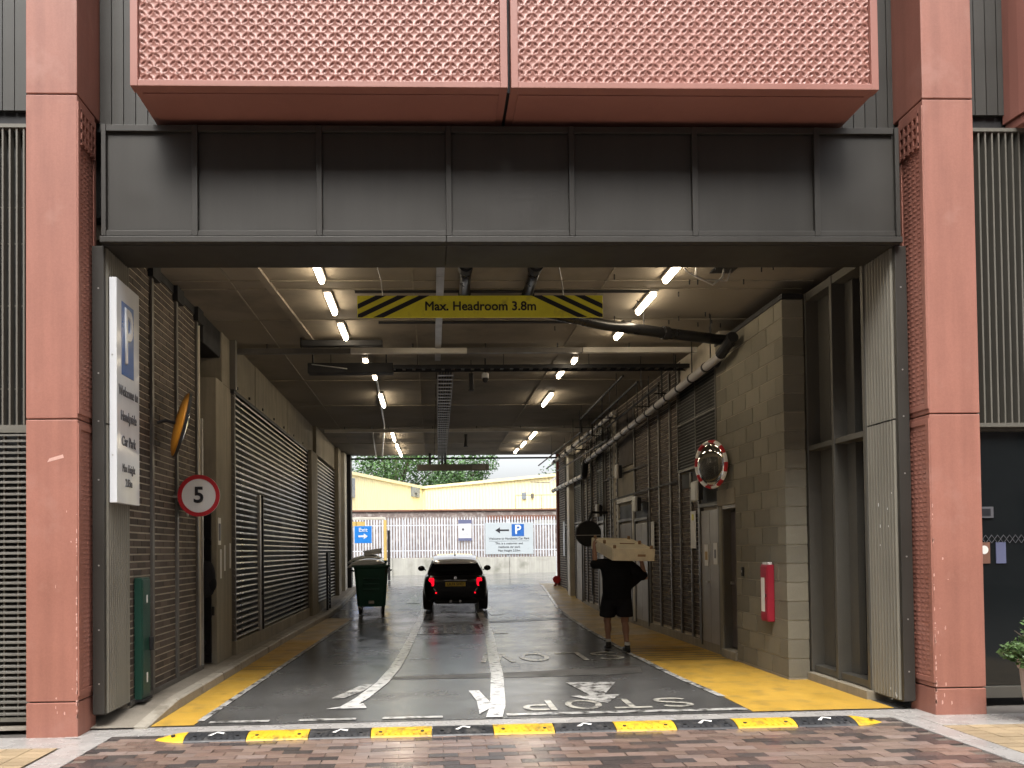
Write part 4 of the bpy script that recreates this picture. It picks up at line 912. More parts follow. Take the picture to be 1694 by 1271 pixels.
# speed bump
sb = thing('speed_bump', 'yellow and black rubber speed bump across the passage entrance', 'speed bump', (.79, 6.92, gz(.79, 6.92)))
sb.rotation_euler = (0, -.008, 0)
prof = [(-.15, .0), (-.14, .012), (-.10, .032), (-.05, .046), (0, .05), (.05, .046), (.10, .032), (.14, .012), (.15, 0)]
e0 = -3.21; seg = [.27]+[(6.42-.54)/11]*11+[.27]; x = e0
for i, l in enumerate(seg):
    yel = i % 2 == 0
    if i in (0, 12):
        rings = []
        for k in range(7):
            a = k/6; sc_ = math.sin(a*math.pi/2)*.98+.02; xx = x+l*a if i == 0 else x+l*(1-a)
            rings.append([(xx, p[0]*(.25+.75*sc_)+(-.0), p[1]*sc_) for p in prof])
        s_ = MB().rings(rings).build('end_cap', 'byellow', sb, smooth=False)
        MB().tube([(x+l*.6, -.06, .035), (x+l*.6, -.06, .048)], .018, 10).build('bolt', 'bblack', sb)
    else:
        MB().rings([[(x+.004, *p) for p in prof], [(x+l-.004, *p) for p in prof]]).build('segment', 'byellow' if yel else 'bblack', sb)
        rib = MB()
        for k in range(9):
            u = x+.05+k*(l-.1)/8; d = .03 if k < 4 else -.03
            for (ya, za), (yb, zb) in (((-.125, .02), (-.03, .0475)),): rib.bar((u, ya, za+.002), (u+d, yb, zb+.002), .014, .008)
        stuff(rib.build('rib_relief', 'byellow' if yel else 'bblack', sb))
        for u in (.16, .84): MB().tube([(x+l*u, -.085, .034), (x+l*u, -.085, .0415)], .016, 10).build('bolt', 'bblack' if yel else 'black', sb)
        c = x+l*.5
        def tz(y_): return interp([(z_, y2) for y2, z_ in prof], y_)
        if not yel:
            tri = [(c-.07, -.09), (c+.0, -.02), (c+.07, -.05), (c+.06, -.075), (c+.0, -.05), (c-.035, -.095)]
            MB().add([(a, b, tz(b)+.010) for a, b in tri], [tuple(range(6))]).build('arrow_decal', 'paper', sb)
    x += l

# ================================================================== BINS
def bin_(x, y, rz, label, tilt):
    t = thing('wheeled_bin', label, 'bin', (x, y, gz(x, y)), rz, 'wheeled bins by the left kerb')
    def ring(z, wx, wy, k=.07):
        pts = []
        for sx, sy in ((1, 1), (-1, 1), (-1, -1), (1, -1)):
            for a in ((0, 1) if sx*sy > 0 else (1, 0)): pts.append((sx*(wx-(k if a else 0)), sy*(wy-(0 if a else k)), z))
        return pts
    MB().rings([ring(.19, .34, .5), ring(.22, .36, .53), ring(1.16, .43, .63), ring(1.2, .45, .65), ring(1.24, .45, .65)]).build('tub', 'bingreen', t, bevel=.012)
    for k in range(3): MB().box(-.2+.0*k, .2, -.615-.018*k, -.55, .62+k*.14, .65+k*.14).build('rib', 'bingreen', t, bevel=.006)
    MB().box(-.07, .07, -.56, -.5, .27, .35).build('socket', 'lampbody', t, bevel=.01)
    rings = []
    for k in range(9):
        a = -1+2*k/8; h_ = .11*(1-a*a)**.6
        rings.append([(a*.47, -.66, 1.25), (a*.47, -.60, 1.27+h_*.9), (a*.47, 0, 1.29+h_*1.25), (a*.47, .60, 1.27+h_*.9), (a*.47, .66, 1.25)])
    lid = MB().rings(rings, cap=False).build('lid', 'lid', t, smooth=True); lid.rotation_euler = (0, tilt, 0)
    MB().box(-.48, .48, -.68, -.655, 1.215, 1.26).build('rim', 'bingreen', t, bevel=.008)
    for sx in (-1, 1):
        MB().tube([(sx*.44, -.4, 1.1), (sx*.52, -.38, 1.12), (sx*.52, -.1, 1.12), (sx*.44, -.08, 1.1)], .018, 8).build('grip', 'black', t)
        for sy in (-1, 1):
            wcx, wcy = sx*.30, sy*.45
            MB().tube([(wcx-.025, wcy, .09), (wcx+.025, wcy, .09)], .09, 18).build('wheel', 'rubber', t, bevel=.006); MB().box(wcx-.04, wcx+.04, wcy-.04, wcy+.04, .13, .21).build('castor_fork', 'galv' if sx < 0 else 'black', t)
    return t
bin_(-1.58, 20.5, R(3), 'dark green wheeled bin with a wet lid, nearer the street', R(-6))
bin_(-1.72, 22.2, R(2), 'dark green wheeled bin behind the nearer one, by the exit', R(-8))
wb = thing('white_box', 'white foam box lying on the far bin lid', 'box', (-1.65, 22.0, 1.52)); wb.rotation_euler = (0, R(-8), R(5)); MB().box(-.25, .25, -.2, .2, .0, .12).build('tray', 'white', wb, bevel=.01); MB().box(-.27, .27, -.22, .22, .121, .15).build('lid', 'white', wb, bevel=.008)

# ================================================================== CAR
CX, CY = .60, 20.05
car = thing('hatchback_car', 'small black hatchback with white roof and lit tail lights driving away', 'car', (CX, CY, gz(CX, CY+1)), R(-1.0))
car.rotation_euler = (.02, 0, R(-1))
def sec(y, hw, zb, zt, k=1.):
    half = [(.0, zb), (hw*.80, zb), (hw*.965, zb+.08), (hw, zb+.28), (hw*.995, zt-.24), (hw*.96, zt-.07), (hw*.86, zt), (0, zt+.02)]
    return [(x, y, z) for x, z in half]+[(-x, y, z) for x, z in half[-2:0:-1]]
body = MB().rings([sec(.0, .58, .34, .74), sec(.03, .73, .24, .86), sec(.18, .82, .19, .95), sec(.5, .845, .22, .955), sec(1.1, .85, .20, .95), sec(1.9, .85, .20, .94), sec(2.7, .85, .21, .92), sec(3.2, .83, .23, .88), sec(3.6, .76, .27, .80), sec(3.75, .62, .34, .70)])
subsurf(body, 'body', 'carpaint', car, 2)
gh = MB().rings([[(.70, .14, .90), (-.70, .14, .90), (-.74, 2.85, .88), (.74, 2.85, .88)], [(.735, .25, .98), (-.735, .25, .98), (-.74, 2.6, .98), (.74, 2.6, .98)], [(.57, .42, 1.27), (-.57, .42, 1.27), (-.60, 1.95, 1.34), (.60, 1.95, 1.34)], [(.50, .48, 1.30), (-.50, .48, 1.30), (-.54, 1.9, 1.36), (.54, 1.9, 1.36)]])
gho = gh.build('greenhouse', 'carpaint', car, bevel=.05, smooth=False)
rg = MB().add([(.52, .292, 1.03), (-.52, .292, 1.03), (-.47, .385, 1.22), (.47, .385, 1.22), (.52, .265, 1.03), (-.52, .265, 1.03), (-.47, .36, 1.22), (.47, .36, 1.22)], [(0, 1, 2, 3), (4, 7, 6, 5), (0, 4, 5, 1), (1, 5, 6, 2), (2, 6, 7, 3), (3, 7, 4, 0)]).build('rear_window', 'glass', car)
rg.location = (0, -.012, 0)
for s_ in (-1, 1):
    MB().add([(s_*.752, .5, 1.0), (s_*.752, 2.35, 1.0), (s_*.65, 1.9, 1.31), (s_*.635, .62, 1.30)], [(0, 1, 2, 3)]).build('side_window', 'glass', car)
roof = []
for y, hw, zt, th in ((.25, .44, 1.26, .04), (.27, .52, 1.285, .08), (.36, .555, 1.32, .09), (.6, .58, 1.37, .08), (1.0, .60, 1.42, .08), (1.4, .605, 1.435, .08), (1.7, .60, 1.42, .06), (1.95, .60, 1.385, .04), (2.05, .55, 1.35, .03)):
    roof.append([(hw+.015, y, zt-th), (hw*.96, y, zt-.03), (hw*.78, y, zt), (0, y, zt+.02), (-hw*.78, y, zt), (-hw*.96, y, zt-.03), (-hw-.015, y, zt-th), (0, y, zt-th)])
MB().rings(roof).build('roof', 'carwhite', car, smooth=False, bevel=.015)
MB().tube([(0, .55, 1.42), (0, .47, 1.50)], [.02, .008], 8).build('antenna', 'black', car)
for s_ in (-1, 1):
    tl = MB().rings([[(s_*(.62+.095*dx*1.0), .12+ .05*max(dx, 0), .75+.125*dz) for dx, dz in ((-1, -.6), (-.7, -1), (.5, -1), (.95, -.6), (.95, .6), (.6, 1), (-.7, 1), (-1, .6))],
                     [(s_*(.62+.07*dx), .0+.06*max(dx, 0), .75+.095*dz) for dx, dz in ((-1, -.6), (-.7, -1), (.5, -1), (.95, -.6), (.95, .6), (.6, 1), (-.7, 1), (-1, .6))]]).build('tail_light', 'tail', car)
    MB().box(s_*.5-.02 if s_ > 0 else s_*.5-.02, s_*.5+.02, -.0, .03, .46, .50).build('reflector', 'tail', car)
    for yy in (.62, 3.05):
        wh = MB().rings([[(s_*xx, yy+r_*math.cos(2*math.pi*k/28), .30+r_*math.sin(2*math.pi*k/28)) for k in range(28)] for xx, r_ in ((.62, .25), (.63, .295), (.66, .305), (.81, .305), (.84, .295), (.85, .25))]).build('wheel', 'rubber', car, smooth=True)
        MB().rings([[(s_*xx, yy+r_*math.cos(2*math.pi*k/20), .30+r_*math.sin(2*math.pi*k/20)) for k in range(20)] for xx, r_ in ((.83, .20), (.853, .20), (.857, .17), (.84, .05))]).build('rim', 'galv', wh)
    mr = MB().ell((s_*.93, 2.0, 1.03), .10, .06, .075).build('wing_mirror', 'carpaint', car, smooth=True); MB().bar((s_*.80, 2.0, .98), (s_*.90, 2.0, 1.0), .05, .03).build('mirror_arm', 'carpaint', mr)
    MB().bar((s_*.56, -.0, .60), (s_*.50, -.005, .52), .02, .02).build('trim_glint', 'chrome', car)
    MB().tube([(s_*.12, -.0, .26), (s_*.12, .08, .26)], .035, 12).build('exhaust', 'chrome', car)
MB().box(-.26, .26, -.012, .012, .645, .755).build('number_plate', 'plate', car, bevel=.004)
text('plate_lettering', 'LK74 SHO', .095, 'ink', car, facing_minus_y(0, -.0135, .70), ext=.0008, bold=.002)
MB().tube([(0, -.004, .86), (0, .05, .86)], .04, 16).build('badge', 'chrome', car)
MB().box(-.30, .30, -.0, .03, .79, .81).build('boot_handle', 'chrome', car, bevel=.006)
MB().box(-.56, .56, .03, .2, .19, .38).build('bumper_diffuser', 'black', car, bevel=.06)
# ================================================================== PEOPLE
PX_, PY_ = 2.87, 12.05
pe = thing('person', 'person in black shirt and shorts walking away carrying a crate overhead', 'person', (PX_, PY_, gz(PX_, PY_)), R(2))
b = MB()
# legs: right planted behind, left forward with heel up
hipL, hipR = (-.10, .02, .86), (.10, -.0, .86)
kL, aL = (-.12, .16, .47), (-.12, .10, .12); kR, aR = (.12, .02, .46), (.11, -.12, .09)
for h_, k_, a_ in ((hipL, kL, aL), (hipR, kR, aR)):
    b.capsule(h_, k_, .095, .062); b.capsule(k_, a_, .058, .036)
    mid = [k_[i]*.68+a_[i]*.32 for i in range(3)]; b.ell((mid[0], mid[1]-.018, mid[2]), .056, .062, .12)
b.ell((0, .0, .93), .165, .12, .13); b.ell((0, .02, 1.12), .165, .11, .2); b.ell((0, .03, 1.30), .19, .12, .14); b.capsule((0, .05, 1.38), (0, .10, 1.47), .06, .055)
b.ell((0, .15, 1.50), .078, .098, .095); b.ell((0, .245, 1.47), .016, .02, .02); b.ell((.08, .14, 1.49), .012, .02, .03); b.ell((-.08, .14, 1.49), .012, .02, .03)
shL, elL, wrL = (-.20, .03, 1.36), (-.335, .02, 1.36), (-.355, -.02, 1.62)
shR, elR, wrR = (.20, .03, 1.36), (.44, -.02, 1.14), (.37, -.05, 1.40)
for s_, e_, w_ in ((shL, elL, wrL), (shR, elR, wrR)):
    b.capsule(s_, e_, .058, .045); b.capsule(e_, w_, .045, .030)
def hand(w_, sx, curl):
    x, y, z = w_; b.ell((x, y, z+.045), .022, .042, .05)
    for k in range(4):
        yy = y-.032+k*.021; ln = (.062, .07, .066, .052)[k]
        p1 = (x+sx*.008, yy, z+.085); p2 = (x+sx*.02, yy, z+.085+ln*.55); p3 = (x+sx*.05, yy, z+.085+ln*.75)
        b.capsule(p1, p2, .0095, .009, 8); b.capsule(p2, p3, .009, .008, 8)
    b.capsule((x, y-.035, z+.03), (x+sx*.03, y-.055, z+.075), .011, .009, 8)
hand(wrL, 1, 1); hand(wrR, -1, 1)
remesh(b, 'body', 'skin', pe, .009, 3)
sh = MB()
def oval(z, cx, cy, rx, ry, n=24): return [(cx+rx*math.cos(2*math.pi*k/n), cy+ry*math.sin(2*math.pi*k/n), z) for k in range(n)]
sh.rings([oval(.80, 0, .0, .225, .16), oval(.95, 0, .01, .225, .155), oval(1.12, .01, .02, .235, .15), oval(1.28, .0, .025, .25, .145), oval(1.37, 0, .03, .235, .13), oval(1.43, 0, .05, .13, .10), oval(1.455, 0, .06, .085, .08)])
sh.capsule((-.19, .03, 1.355), (-.335, .02, 1.35), .088, .082); sh.capsule((.17, .03, 1.35), (.40, -.01, 1.17), .10, .085)
sh.add([(.2, -.02, 1.40), (.46, -.05, 1.15), (.22, -.02, .95), (.2, .06, 1.40), (.46, .03, 1.15), (.22, .06, .95)], [(0, 1, 2), (5, 4, 3), (0, 3, 4, 1), (1, 4, 5, 2), (2, 5, 3, 0)])
remesh(sh, 'shirt', 'cloth', pe, .014, 4)
sr = MB(); sr.ell((0, .0, .86), .205, .15, .16)
sr.tube([(-.105, .02, .9), (-.125, .09, .68), (-.13, .115, .53)], [.115, .12, .125], 18); sr.tube([(.105, .0, .9), (.12, .01, .68), (.125, .015, .53)], [.115, .12, .125], 18)
remesh(sr, 'shorts', 'cloth2', pe, .014, 3)
def shoe(a_, pitch, nm='shoe'):
    m_ = MB(); m_.ell((0, -.02, .05), .045, .06, .055); m_.ell((0, .07, .035), .048, .12, .038); m_.ell((0, .02, .022), .047, .16, .022); m_.capsule((0, -.02, .05), (0, -.02, .115), .046, .043)
    o = remesh(m_, nm, 'black', pe, .008, 2); o.location = (a_[0], a_[1], a_[2]-.09); o.rotation_euler = (pitch, 0, 0)
    s_ = MB().tube([(0, -.02, .105), (0, -.022, .15)], [.045, .041], 16).build('sock', 'sock', o)
shoe((aL[0], aL[1], .115), -.18); shoe((aR[0], aR[1], .092), -.0)
hr = MB(); hr.ell((0, .135, 1.515), .086, .10, .09); remesh(hr, 'hair', 'hair', pe, .01, 2)
# crate
cr_ = thing('wooden_crate', 'shallow pale wooden crate with corner posts carried on shoulder and head', 'crate', (PX_+.11, PY_+.12, 1.60))
cr_.rotation_euler = (R(8.5), R(1.5), R(3))
wx, wy, hh = .315, .62, .085
MB().box(-wx, wx, -wy, wy, hh-.02, hh).build('base_board', 'wood', cr_, bevel=.004)
for s_ in (-1, 1):
    MB().box(s_*wx-.009, s_*wx+.009, -wy, wy, -hh, hh+.012).build('side_board', 'wood', cr_, bevel=.004); MB().box(-wx+.01, wx-.01, s_*wy-.009, s_*wy+.009, -hh, hh+.012).build('end_board', 'wood', cr_, bevel=.004)
    for q in (-1, 0, 1): MB().box(s_*(wx-.035)-.02, s_*(wx-.035)+.02, q*(wy-.05)-.02, q*(wy-.05)+.02, hh+.001, hh+.055).build('corner_post', 'woodpost', cr_, bevel=.004)
MB().box(-.03, .2, -.02, .02, hh+.002, hh+.012).build('tape_strip', 'woodpost', cr_)
MB().box(.06, .18, -wy-.0105, -wy-.0092, -.02, .015).build('smudge', 'woodpost', cr_)
# second person, half hidden in doorway
p2 = thing('person', 'person in black with a backpack half hidden in the left doorway', 'person', (-3.32, 10.66, .1), R(90))
b = MB()
for s_, yy in ((-1, .10), (1, -.12)):
    b.capsule((s_*.09, 0, .88), (s_*.10, yy*.5+.04, .48), .09, .062); b.capsule((s_*.10, yy*.5+.04, .48), (s_*.10, yy, .09), .058, .04)
    b.capsule((s_*.19, 0, 1.42), (s_*.24, .02, 1.14), .055, .045); b.capsule((s_*.24, .02, 1.14), (s_*.22, .20, .98), .044, .032); b.ell((s_*.22, .25, .95), .025, .05, .045)
    for k in range(4): b.capsule((s_*.22+(-.03+.02*k), .28, .94), (s_*.22+(-.03+.02*k), .33, .92), .009, .008, 8)
    b.capsule((s_*.19, .24, .97), (s_*.17, .29, .97), .011, .009, 8)
b.ell((0, 0, .95), .16, .12, .13); b.ell((0, 0, 1.15), .16, .11, .2); b.ell((0, 0, 1.34), .18, .115, .15); b.capsule((0, 0, 1.42), (0, .02, 1.55), .06, .055); b.ell((0, .03, 1.65), .076, .096, .115); b.ell((0, .125, 1.63), .015, .02, .02)
for s_ in (-1, 1): b.ell((s_*.077, .02, 1.64), .012, .02, .03)
remesh(b, 'body', 'skin', p2, .010, 3)
j = MB(); j.rings([oval(.82, 0, 0, .2, .15), oval(1.0, 0, 0, .205, .15), oval(1.25, 0, 0, .22, .15), oval(1.42, 0, 0, .2, .12), oval(1.50, 0, .01, .09, .08)])
for s_ in (-1, 1): j.capsule((s_*.18, 0, 1.41), (s_*.24, .02, 1.14), .08, .068); j.capsule((s_*.24, .02, 1.14), (s_*.22, .19, .99), .066, .05)
remesh(j, 'jacket', 'cloth2', p2, .014, 3)
tr = MB(); tr.ell((0, 0, .9), .19, .14, .14)
for s_, yy in ((-1, .10), (1, -.12)): tr.tube([(s_*.095, 0, .9), (s_*.10, yy*.5+.04, .48), (s_*.10, yy, .1)], [.11, .085, .07], 16)
remesh(tr, 'trousers', 'cloth', p2, .014, 2)
for s_, yy in ((-1, .10), (1, -.12)): m_ = MB(); m_.ell((s_*.1, yy-.01, .045), .045, .06, .05); m_.ell((s_*.1, yy+.08, .035), .048, .11, .035); remesh(m_, 'shoe', 'tan', p2, .009, 2)
hr = MB(); hr.ell((0, .01, 1.69), .084, .098, .095); remesh(hr, 'hair', 'hair', p2, .01, 2)
bk = thing('backpack', 'black backpack on the person in the left doorway', 'backpack', (-3.06, 10.66, 1.26)); bk.rotation_euler = (0, R(4), 0)
m_ = MB(); m_.ell((.0, 0, 0), .12, .16, .25); m_.ell((.0, 0, -.1), .125, .165, .17); remesh(m_, 'bag', 'cloth2', bk, .012, 3); MB().ell((.08, 0, -.07), .06, .12, .11).build('front_pocket', 'cloth', bk, smooth=True)
for s_ in (-1, 1): MB().tube([(-.08, s_*.1, .2), (-.2, s_*.11, .22), (-.3, s_*.12, .05), (-.2, s_*.13, -.15), (-.08, s_*.12, -.17)], .018, 8).build('strap', 'cloth', bk, smooth=True)

# ================================================================== POTTED SHRUB
pt = thing('plant_pot', 'pale stone plant pot at the right edge of the picture', 'pot', (5.42, 6.72, gz(5.4, 6.7)))
def circ(r_, z, n=28): return [(r_*math.cos(2*math.pi*k/n), r_*math.sin(2*math.pi*k/n), z) for k in range(n)]
MB().rings([circ(.14, 0), circ(.17, .02), circ(.21, .25), circ(.225, .46), circ(.222, .50)]).build('bowl', 'pot', pt, smooth=False)
MB().rings([circ(.235, .46), circ(.24, .47), circ(.24, .62), circ(.235, .63), circ(.20, .63), circ(.20, .56)], cap=False).build('rim', 'pot', pt); MB().rings([circ(.2, .57), circ(.199, .575)]).build('soil', 'soil', pt)
def leaves(mb, c, rad, n, ls, flat_=1., seed=1):
    rn = random.Random(seed)
    for _ in range(n):
        while True:
            d = Vector((rn.uniform(-1, 1), rn.uniform(-1, 1), rn.uniform(-1, 1)))
            if .25 < d.length < 1: break
        p = Vector(c)+Vector((d.x*rad[0], d.y*rad[1], d.z*rad[2])); l = ls*rn.uniform(.6, 1.4)
        a = Vector((rn.uniform(-1, 1), rn.uniform(-1, 1), rn.uniform(-.6, .6))).normalized(); s_ = a.orthogonal().normalized()
        s_ = (Matrix.Rotation(rn.uniform(0, 6.3), 3, a) @ s_)*l*.28
        mb.add([p-a*l*.5, p+s_, p+a*l*.5, p-s_], [(0, 1, 2, 3)])
ps = thing('shrub', 'leafy green shrub spilling out of the pale stone pot', 'plant', (5.42, 6.72, .62))
lf = MB()
for i, (c, rd, n) in enumerate((((0, 0, .1), (.26, .26, .16), 520), ((-.2, -.05, .02), (.2, .16, .12), 320), ((.18, .05, .1), (.2, .2, .15), 260), ((-.08, 0, .27), (.14, .14, .12), 240), ((-.33, 0, .05), (.13, .1, .09), 150))): leaves(lf, c, rd, n, .055, seed=i+3)
lf.build('foliage', 'leaf2', ps, fix=False)
for k in range(9): a = k*.7; MB().tube([(0, 0, -.04), (.1*math.cos(a), .1*math.sin(a), .08), (.28*math.cos(a), .2*math.sin(a), .12+.1*(k % 3))], [.012, .008, .004], 6).build('stem', 'bark', ps)

# ================================================================== BEYOND THE EXIT
Z0 = .4
rwall = thing('retaining_wall', 'low grey concrete wall under the palisade fence beyond the exit', 'wall', (2, 40, Z0))
x = -14
while x < 20: MB().box(x+.006-2, x+2.99-2, 0, .3, -.1, .86).build('wall_panel', 'paleconc', rwall, bevel=.015); x += 3
fc = thing('palisade_fence', 'pale grey steel palisade fence on the low wall beyond the exit', 'fence', (2, 40.1, Z0+.86))
pm = MB().prism([(-.033, 0), (-.02, .015), (.02, .015), (.033, 0), (.033, 1.9), (.012, 1.95), (0, 2.06), (-.012, 1.95), (-.033, 1.9)], 1, -.01, .008)
pme2 = MB().rings([[(-.034, -.004, 0), (0, -.018, 0), (.034, -.004, 0), (.034, .004, 0), (-.034, .004, 0)], [(-.034, -.004, 1.93), (0, -.018, 1.93), (.034, -.004, 1.93), (.034, .004, 1.93), (-.034, .004, 1.93)], [(-.005, -.003, 2.08), (0, -.004, 2.08), (.005, -.003, 2.08), (.005, .003, 2.08), (-.005, .003, 2.08)]]).mesh('pale'); pme2.materials.append(M['palisade'])
x = -7.
while x < 12: link('pale', pme2, None, fc, loc=(x-2, 0, .02)); x += .145
for z in (.35, 1.65): MB().box(-9, 10, .01, .06, z, z+.05).build('rail', 'palisade', fc)
for k in range(8): MB().box(-8.9+k*2.7, -8.82+k*2.7, .02, .1, 0, 1.95).build('post', 'palisade', fc)
ob = thing('old_brick_wall', 'weathered brick wall with rusty coping behind the palisade fence', 'wall', (2, 42.2, Z0))
MB().box(-16, 18, 0, .3, -.1, 3.35).build('wall', 'oldbrick', ob); MB().box(-16, 18, -.08, .38, 3.355, 3.46).build('coping', 'rust', ob, bevel=.02); MB().box(1, 18, -.06, -.002, 2.85, 3.1).build('string_course', 'rust', ob); MB().box(3.6, 9, -.05, -.003, 2.6, 2.84).build('pale_band', 'paleconc', ob)
# car-park sign
ps_ = thing('parking_direction_sign', 'grey board with left arrow and blue parking symbol on the fence', 'sign', (4.0, 40.03, 2.23))
MB().box(-1.24, 1.24, -.02, 0, -.82, .80).build('board', 'signgrey', ps_, bevel=.006)
MB().box(.12, .76, -.026, -.0205, .10, .72).build('blue_field', 'blue', ps_); text('parking_letter', 'P', .66, 'signwhite', ps_, facing_minus_y(.44, -.028, .41), bold=.012)
MB().prism([(-.72, .41), (-.48, .57), (-.48, .45), (-.02, .45), (-.02, .37), (-.48, .37), (-.48, .25)], 1, -.026, -.021).build('arrow', 'ink', ps_)
text('lettering', 'Welcome to Handyside Car Park', .155, 'ink', ps_, facing_minus_y(-.02, -.023, -.02), ext=.001, bold=.002); MB().box(-1.05, 1.0, -.023, -.0205, -.155, -.142).build('rule', 'ink', ps_)
for s_, z in (('This is a customer and', -.27), ('residents car park', -.45), ('Max Height 2.03m', -.64)): text('lettering', s_, .155, 'ink', ps_, facing_minus_y(-.02, -.023, z), ext=.001, bold=.002)
ns = thing('notice_board', 'small white notice with blue edges on the palisade fence', 'sign', (1.72, 40.03, 2.62)); MB().box(-.32, .32, -.02, 0, -.36, .38).build('board', 'signwhite', ns); MB().box(-.34, .34, -.024, -.004, .381, .58).build('top_edge', 'inkslate', ns); MB().box(-.34, .34, -.024, -.004, -.5, -.361).build('bottom_edge', 'inkslate', ns); MB().tube([(-.1, -.0205, .08), (-.1, -.023, .08)], .07, 16).build('emblem', 'inkgrey', ns)
for z in (-.15, -.21): MB().box(-.15, .2, -.0225, -.0205, z, z+.02).build('print_line', 'inkgrey', ns)
# exit sign and goal post frame
gp = thing('height_gantry', 'yellow goalpost height gantry outside the exit on the left', 'gantry', (-3.0, 33, Z0))
MB().box(-2.3, 1.05, -.05, .05, 2.55, 2.66).build('beam', 'whiteduct', gp, bevel=.01); MB().box(.98, 1.1, -.06, .06, 0, 2.54).build('post', 'goalyellow', gp, bevel=.01); MB().box(-2.4, -2.28, -.06, .06, 0, 2.54).build('post', 'goalyellow', gp, bevel=.01); MB().box(1.14, 1.24, .0, .1, 0, 2.1).build('side_stay', 'black', gp)
MB().box(-.55, .2, -.02, .02, 2.28, 2.48).build('header_panel', 'goalyellow', gp)
ex = thing('exit_sign', 'blue exit sign with white arrow hung from the yellow gantry', 'sign', (-2.88, 32.9, 2.35)); MB().box(-.36, .36, -.01, .01, -.38, .34).build('board', 'exitblue', ex, bevel=.004); text('lettering', 'Exit', .24, 'signwhite', ex, facing_minus_y(0, -.0115, .17), bold=.004); MB().prism([(-.2, -.05), (.03, -.05), (.03, .03), (.2, -.09), (.03, -.21), (.03, -.13), (-.2, -.13)], 1, -.013, -.0105).build('arrow', 'signwhite', ex); MB().box(-.3, -.28, .011, .02, .34, .6).build('hanger', 'black', ex); MB().box(.28, .3, .011, .02, .34, .6).build('hanger', 'black', ex)
wp = thing('white_post', 'white post at the right side of the exit', 'post', (5.6, 34.5, Z0)); MB().box(-.09, .09, -.09, .09, 0, 1.1).build('shaft', 'white', wp, bevel=.02); MB().box(-.1, .1, -.1, .1, 1.101, 1.14).build('cap', 'white', wp, bevel=.02)
rh = thing('hose_reel', 'small red valve on the foot of the exit pipe', 'valve', (4.12, 25.7, .62)); MB().tube([(0, -.04, 0), (0, .06, 0)], .13, 16).build('wheel', 'red', rh, bevel=.01); MB().tube([(0, .02, -.1), (-.08, 0, -.25), (-.15, 0, -.3)], .05, 10).build('outlet', 'redpole', rh)
# yellow shed
yb_ = thing('yellow_shed', 'pale yellow corrugated shed behind the old brick wall', 'building', (-.65, 60, Z0))
def cwall(nm, a, b_, zt, m_='yellowclad', pitch=.3):
    a, b_ = Vector(a), Vector(b_); d = b_-a; n = int(d.length/pitch*4); nv = Vector((-d.y, d.x)).normalized()
    if nv.y > 0: nv = -nv
    pts = []
    for i in range(n+1):
        p = a+d*i/n; o_ = .035 if i % 4 < 2 else 0; q = p+nv*o_; pts.append(q)
    return MB().rings([[(q.x+.65, q.y-60, -.2) for q in pts], [(q.x+.65, q.y-60, zt-Z0) for q in pts]], cap=False, closed=False).build(nm, m_, yb_)
cwall('wall', (-.65, 60), (-7.2, 42.6), 6.5); cwall('wall', (-.65, 60), (16, 42.7), 6.5)
MB().add([(0, 0, 6.1), (-6.6, -17.4, 6.1), (-14, -17.4, 6.25), (-6, 10, 6.25), (16.7, -17.3, 6.1), (24, -10, 6.25)], [(0, 1, 2, 3), (0, 3, 5, 4)]).build('roof', 'yellowclad', yb_)
MB().bar((0, .0, 6.1), (-6.6, -17.5, 6.1), .25, .2).build('eave_trim', 'yellowclad', yb_); MB().bar((0, 0, 6.1), (16.7, -17.5, 6.1), .25, .2).build('eave_trim', 'yellowclad', yb_)
def onwall(t, z, w_, h_, m_, nm, side):
    a = Vector((-.65, 60)); b_ = Vector((-7.2, 42.6)) if side < 0 else Vector((16, 42.7)); d = (b_-a); u = d.normalized(); nv = Vector((-u.y, u.x)); nv = -nv if nv.y > 0 else nv
    c = a+d*t+nv*.07; mt = Matrix.Translation((c.x+.65, c.y-60, z-Z0)) @ Matrix(((u.x, nv.x, 0, 0), (u.y, nv.y, 0, 0), (0, 0, 1, 0), (0, 0, 0, 1)))
    return MB().xbox(mt, w_, .08, h_).build(nm, m_, yb_)
onwall(.09, 6.05, 1.6, .75, 'winglass', 'vent', -1); onwall(.67, 5.6, 1.1, 1.2, 'winglass', 'window', -1); onwall(.09, 5.85, .5, .3, 'white', 'vent_cover', -1)
onwall(.42, 5.3, .35, .45, 'winglass', 'wall_box', 1); onwall(.45, 5.25, .2, .3, 'steel', 'wall_box', 1)
hrx = thing('handrail', 'thin steel handrail on top of the old brick wall', 'handrail', (6, 42.3, 3.85))
for k in range(5): MB().bar((-1.4+k*1.4, 0, 0), (-1.4+k*1.4, 0, .75), .03).build('post', 'steel', hrx)
MB().bar((-1.4, 0, .75), (4.2, 0, .75), .035).build('rail', 'steel', hrx)
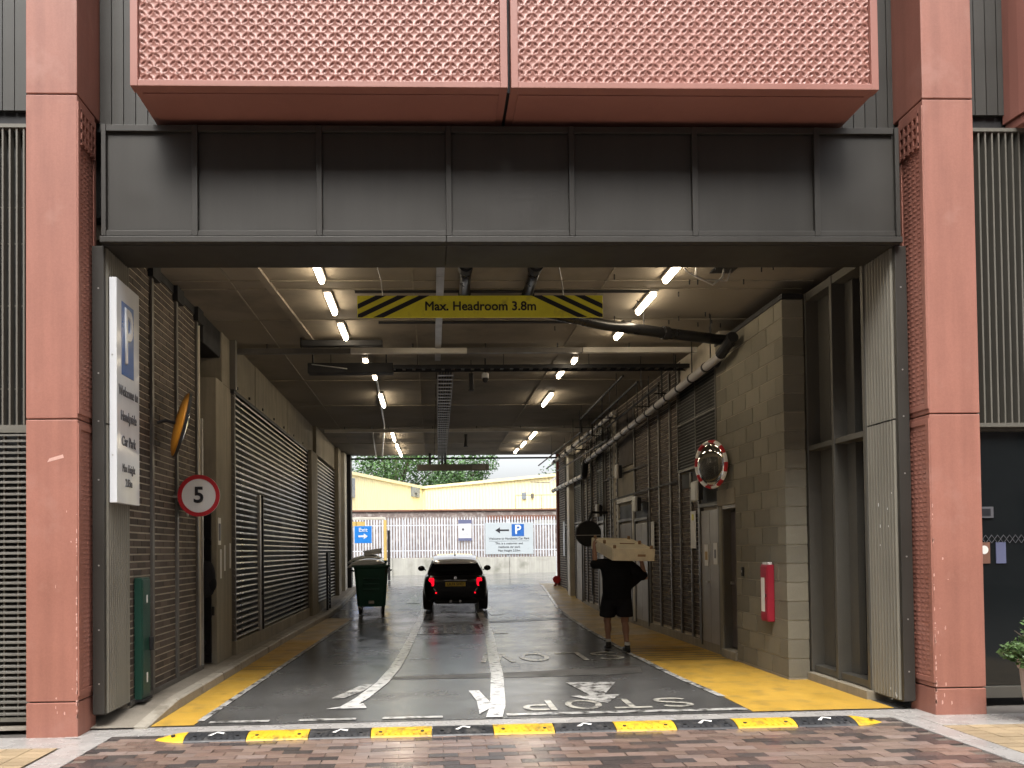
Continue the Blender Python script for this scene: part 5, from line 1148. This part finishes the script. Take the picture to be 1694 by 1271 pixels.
lp = thing('lamp_post', 'thin pole with bracket in front of the yellow shed', 'pole', (6.95, 41, Z0)); MB().bar((0, 0, 4.1), (0, 0, 6.6), .07).build('pole', 'steel', lp); MB().bar((0, 0, 5.3), (-.7, 0, 4.75), .12).build('bracket', 'lampbody', lp); MB().bar((0, 0, 0), (0, 0, 4.09), .07).build('lower_pole', 'steel', lp); MB().bar((-.7, 0, 4.75), (-1.7, 0, 4.8), .04).build('arm', 'steel', lp)
# trees
def tree(x, y, h_, rx, rz, n, seed, label):
    t = thing('tree', label, 'tree', (x, y, Z0), group='trees behind the yellow shed'); rn = random.Random(seed)
    tk = MB(); tk.tube([(0, 0, 0), (.1, 0, h_*.3), (0, .1, h_*.55), (.15, 0, h_*.8)], [.35, .28, .2, .08], 10)
    cl = []
    for k in range(16):
        a = rn.uniform(0, 6.3); rr = rx*rn.uniform(.25, .85); zz = h_-rz+rz*rn.uniform(-.75, .8)
        c = (rr*math.cos(a), rr*math.sin(a), zz); cl.append(c); tk.tube([(0, 0, h_*rn.uniform(.3, .6)), (c[0]*.5, c[1]*.5, c[2]*.85), c], [.12, .07, .03], 6)
    tk.build('trunk', 'bark', t, smooth=True)
    lf = MB()
    for k, c in enumerate(cl+[(0, 0, h_-rz*.3)]): leaves(lf, c, (rx*.42, rx*.42, rz*.42), n//17, .27, seed=seed*31+k)
    lf.build('crown', 'leaf', t, fix=False)
tree(-3.4, 74, 12.5, 5.2, 4.2, 9500, 4, 'large green tree left of the gap of sky, behind the yellow shed')
tree(2.8, 79, 11.3, 4.4, 3.4, 8000, 9, 'broad green tree just left of the sky, behind the yellow shed')
tree(16.2, 80, 12.5, 4.5, 4, 4000, 13, 'green tree at the right end of the yellow shed')
tree(-12, 72, 12, 5, 4.3, 3500, 17, 'green tree hidden mostly behind the left exit post')

# unseen building added behind the viewer to block low sky, reflected in glass
opp = thing('street_building', 'unseen brown brick building added across the street to block low sky', 'building', (0, -13, 0))
MB().box(-45, 45, -8, 0, -.1, 23).build('wall', 'oldbrick', opp)
for k in range(24):
    for f in range(5): MB().box(-43+k*3.6, -41.4+k*3.6, -.05, .03, 1.2+f*4, 3.6+f*4).build('window', 'glass', opp)
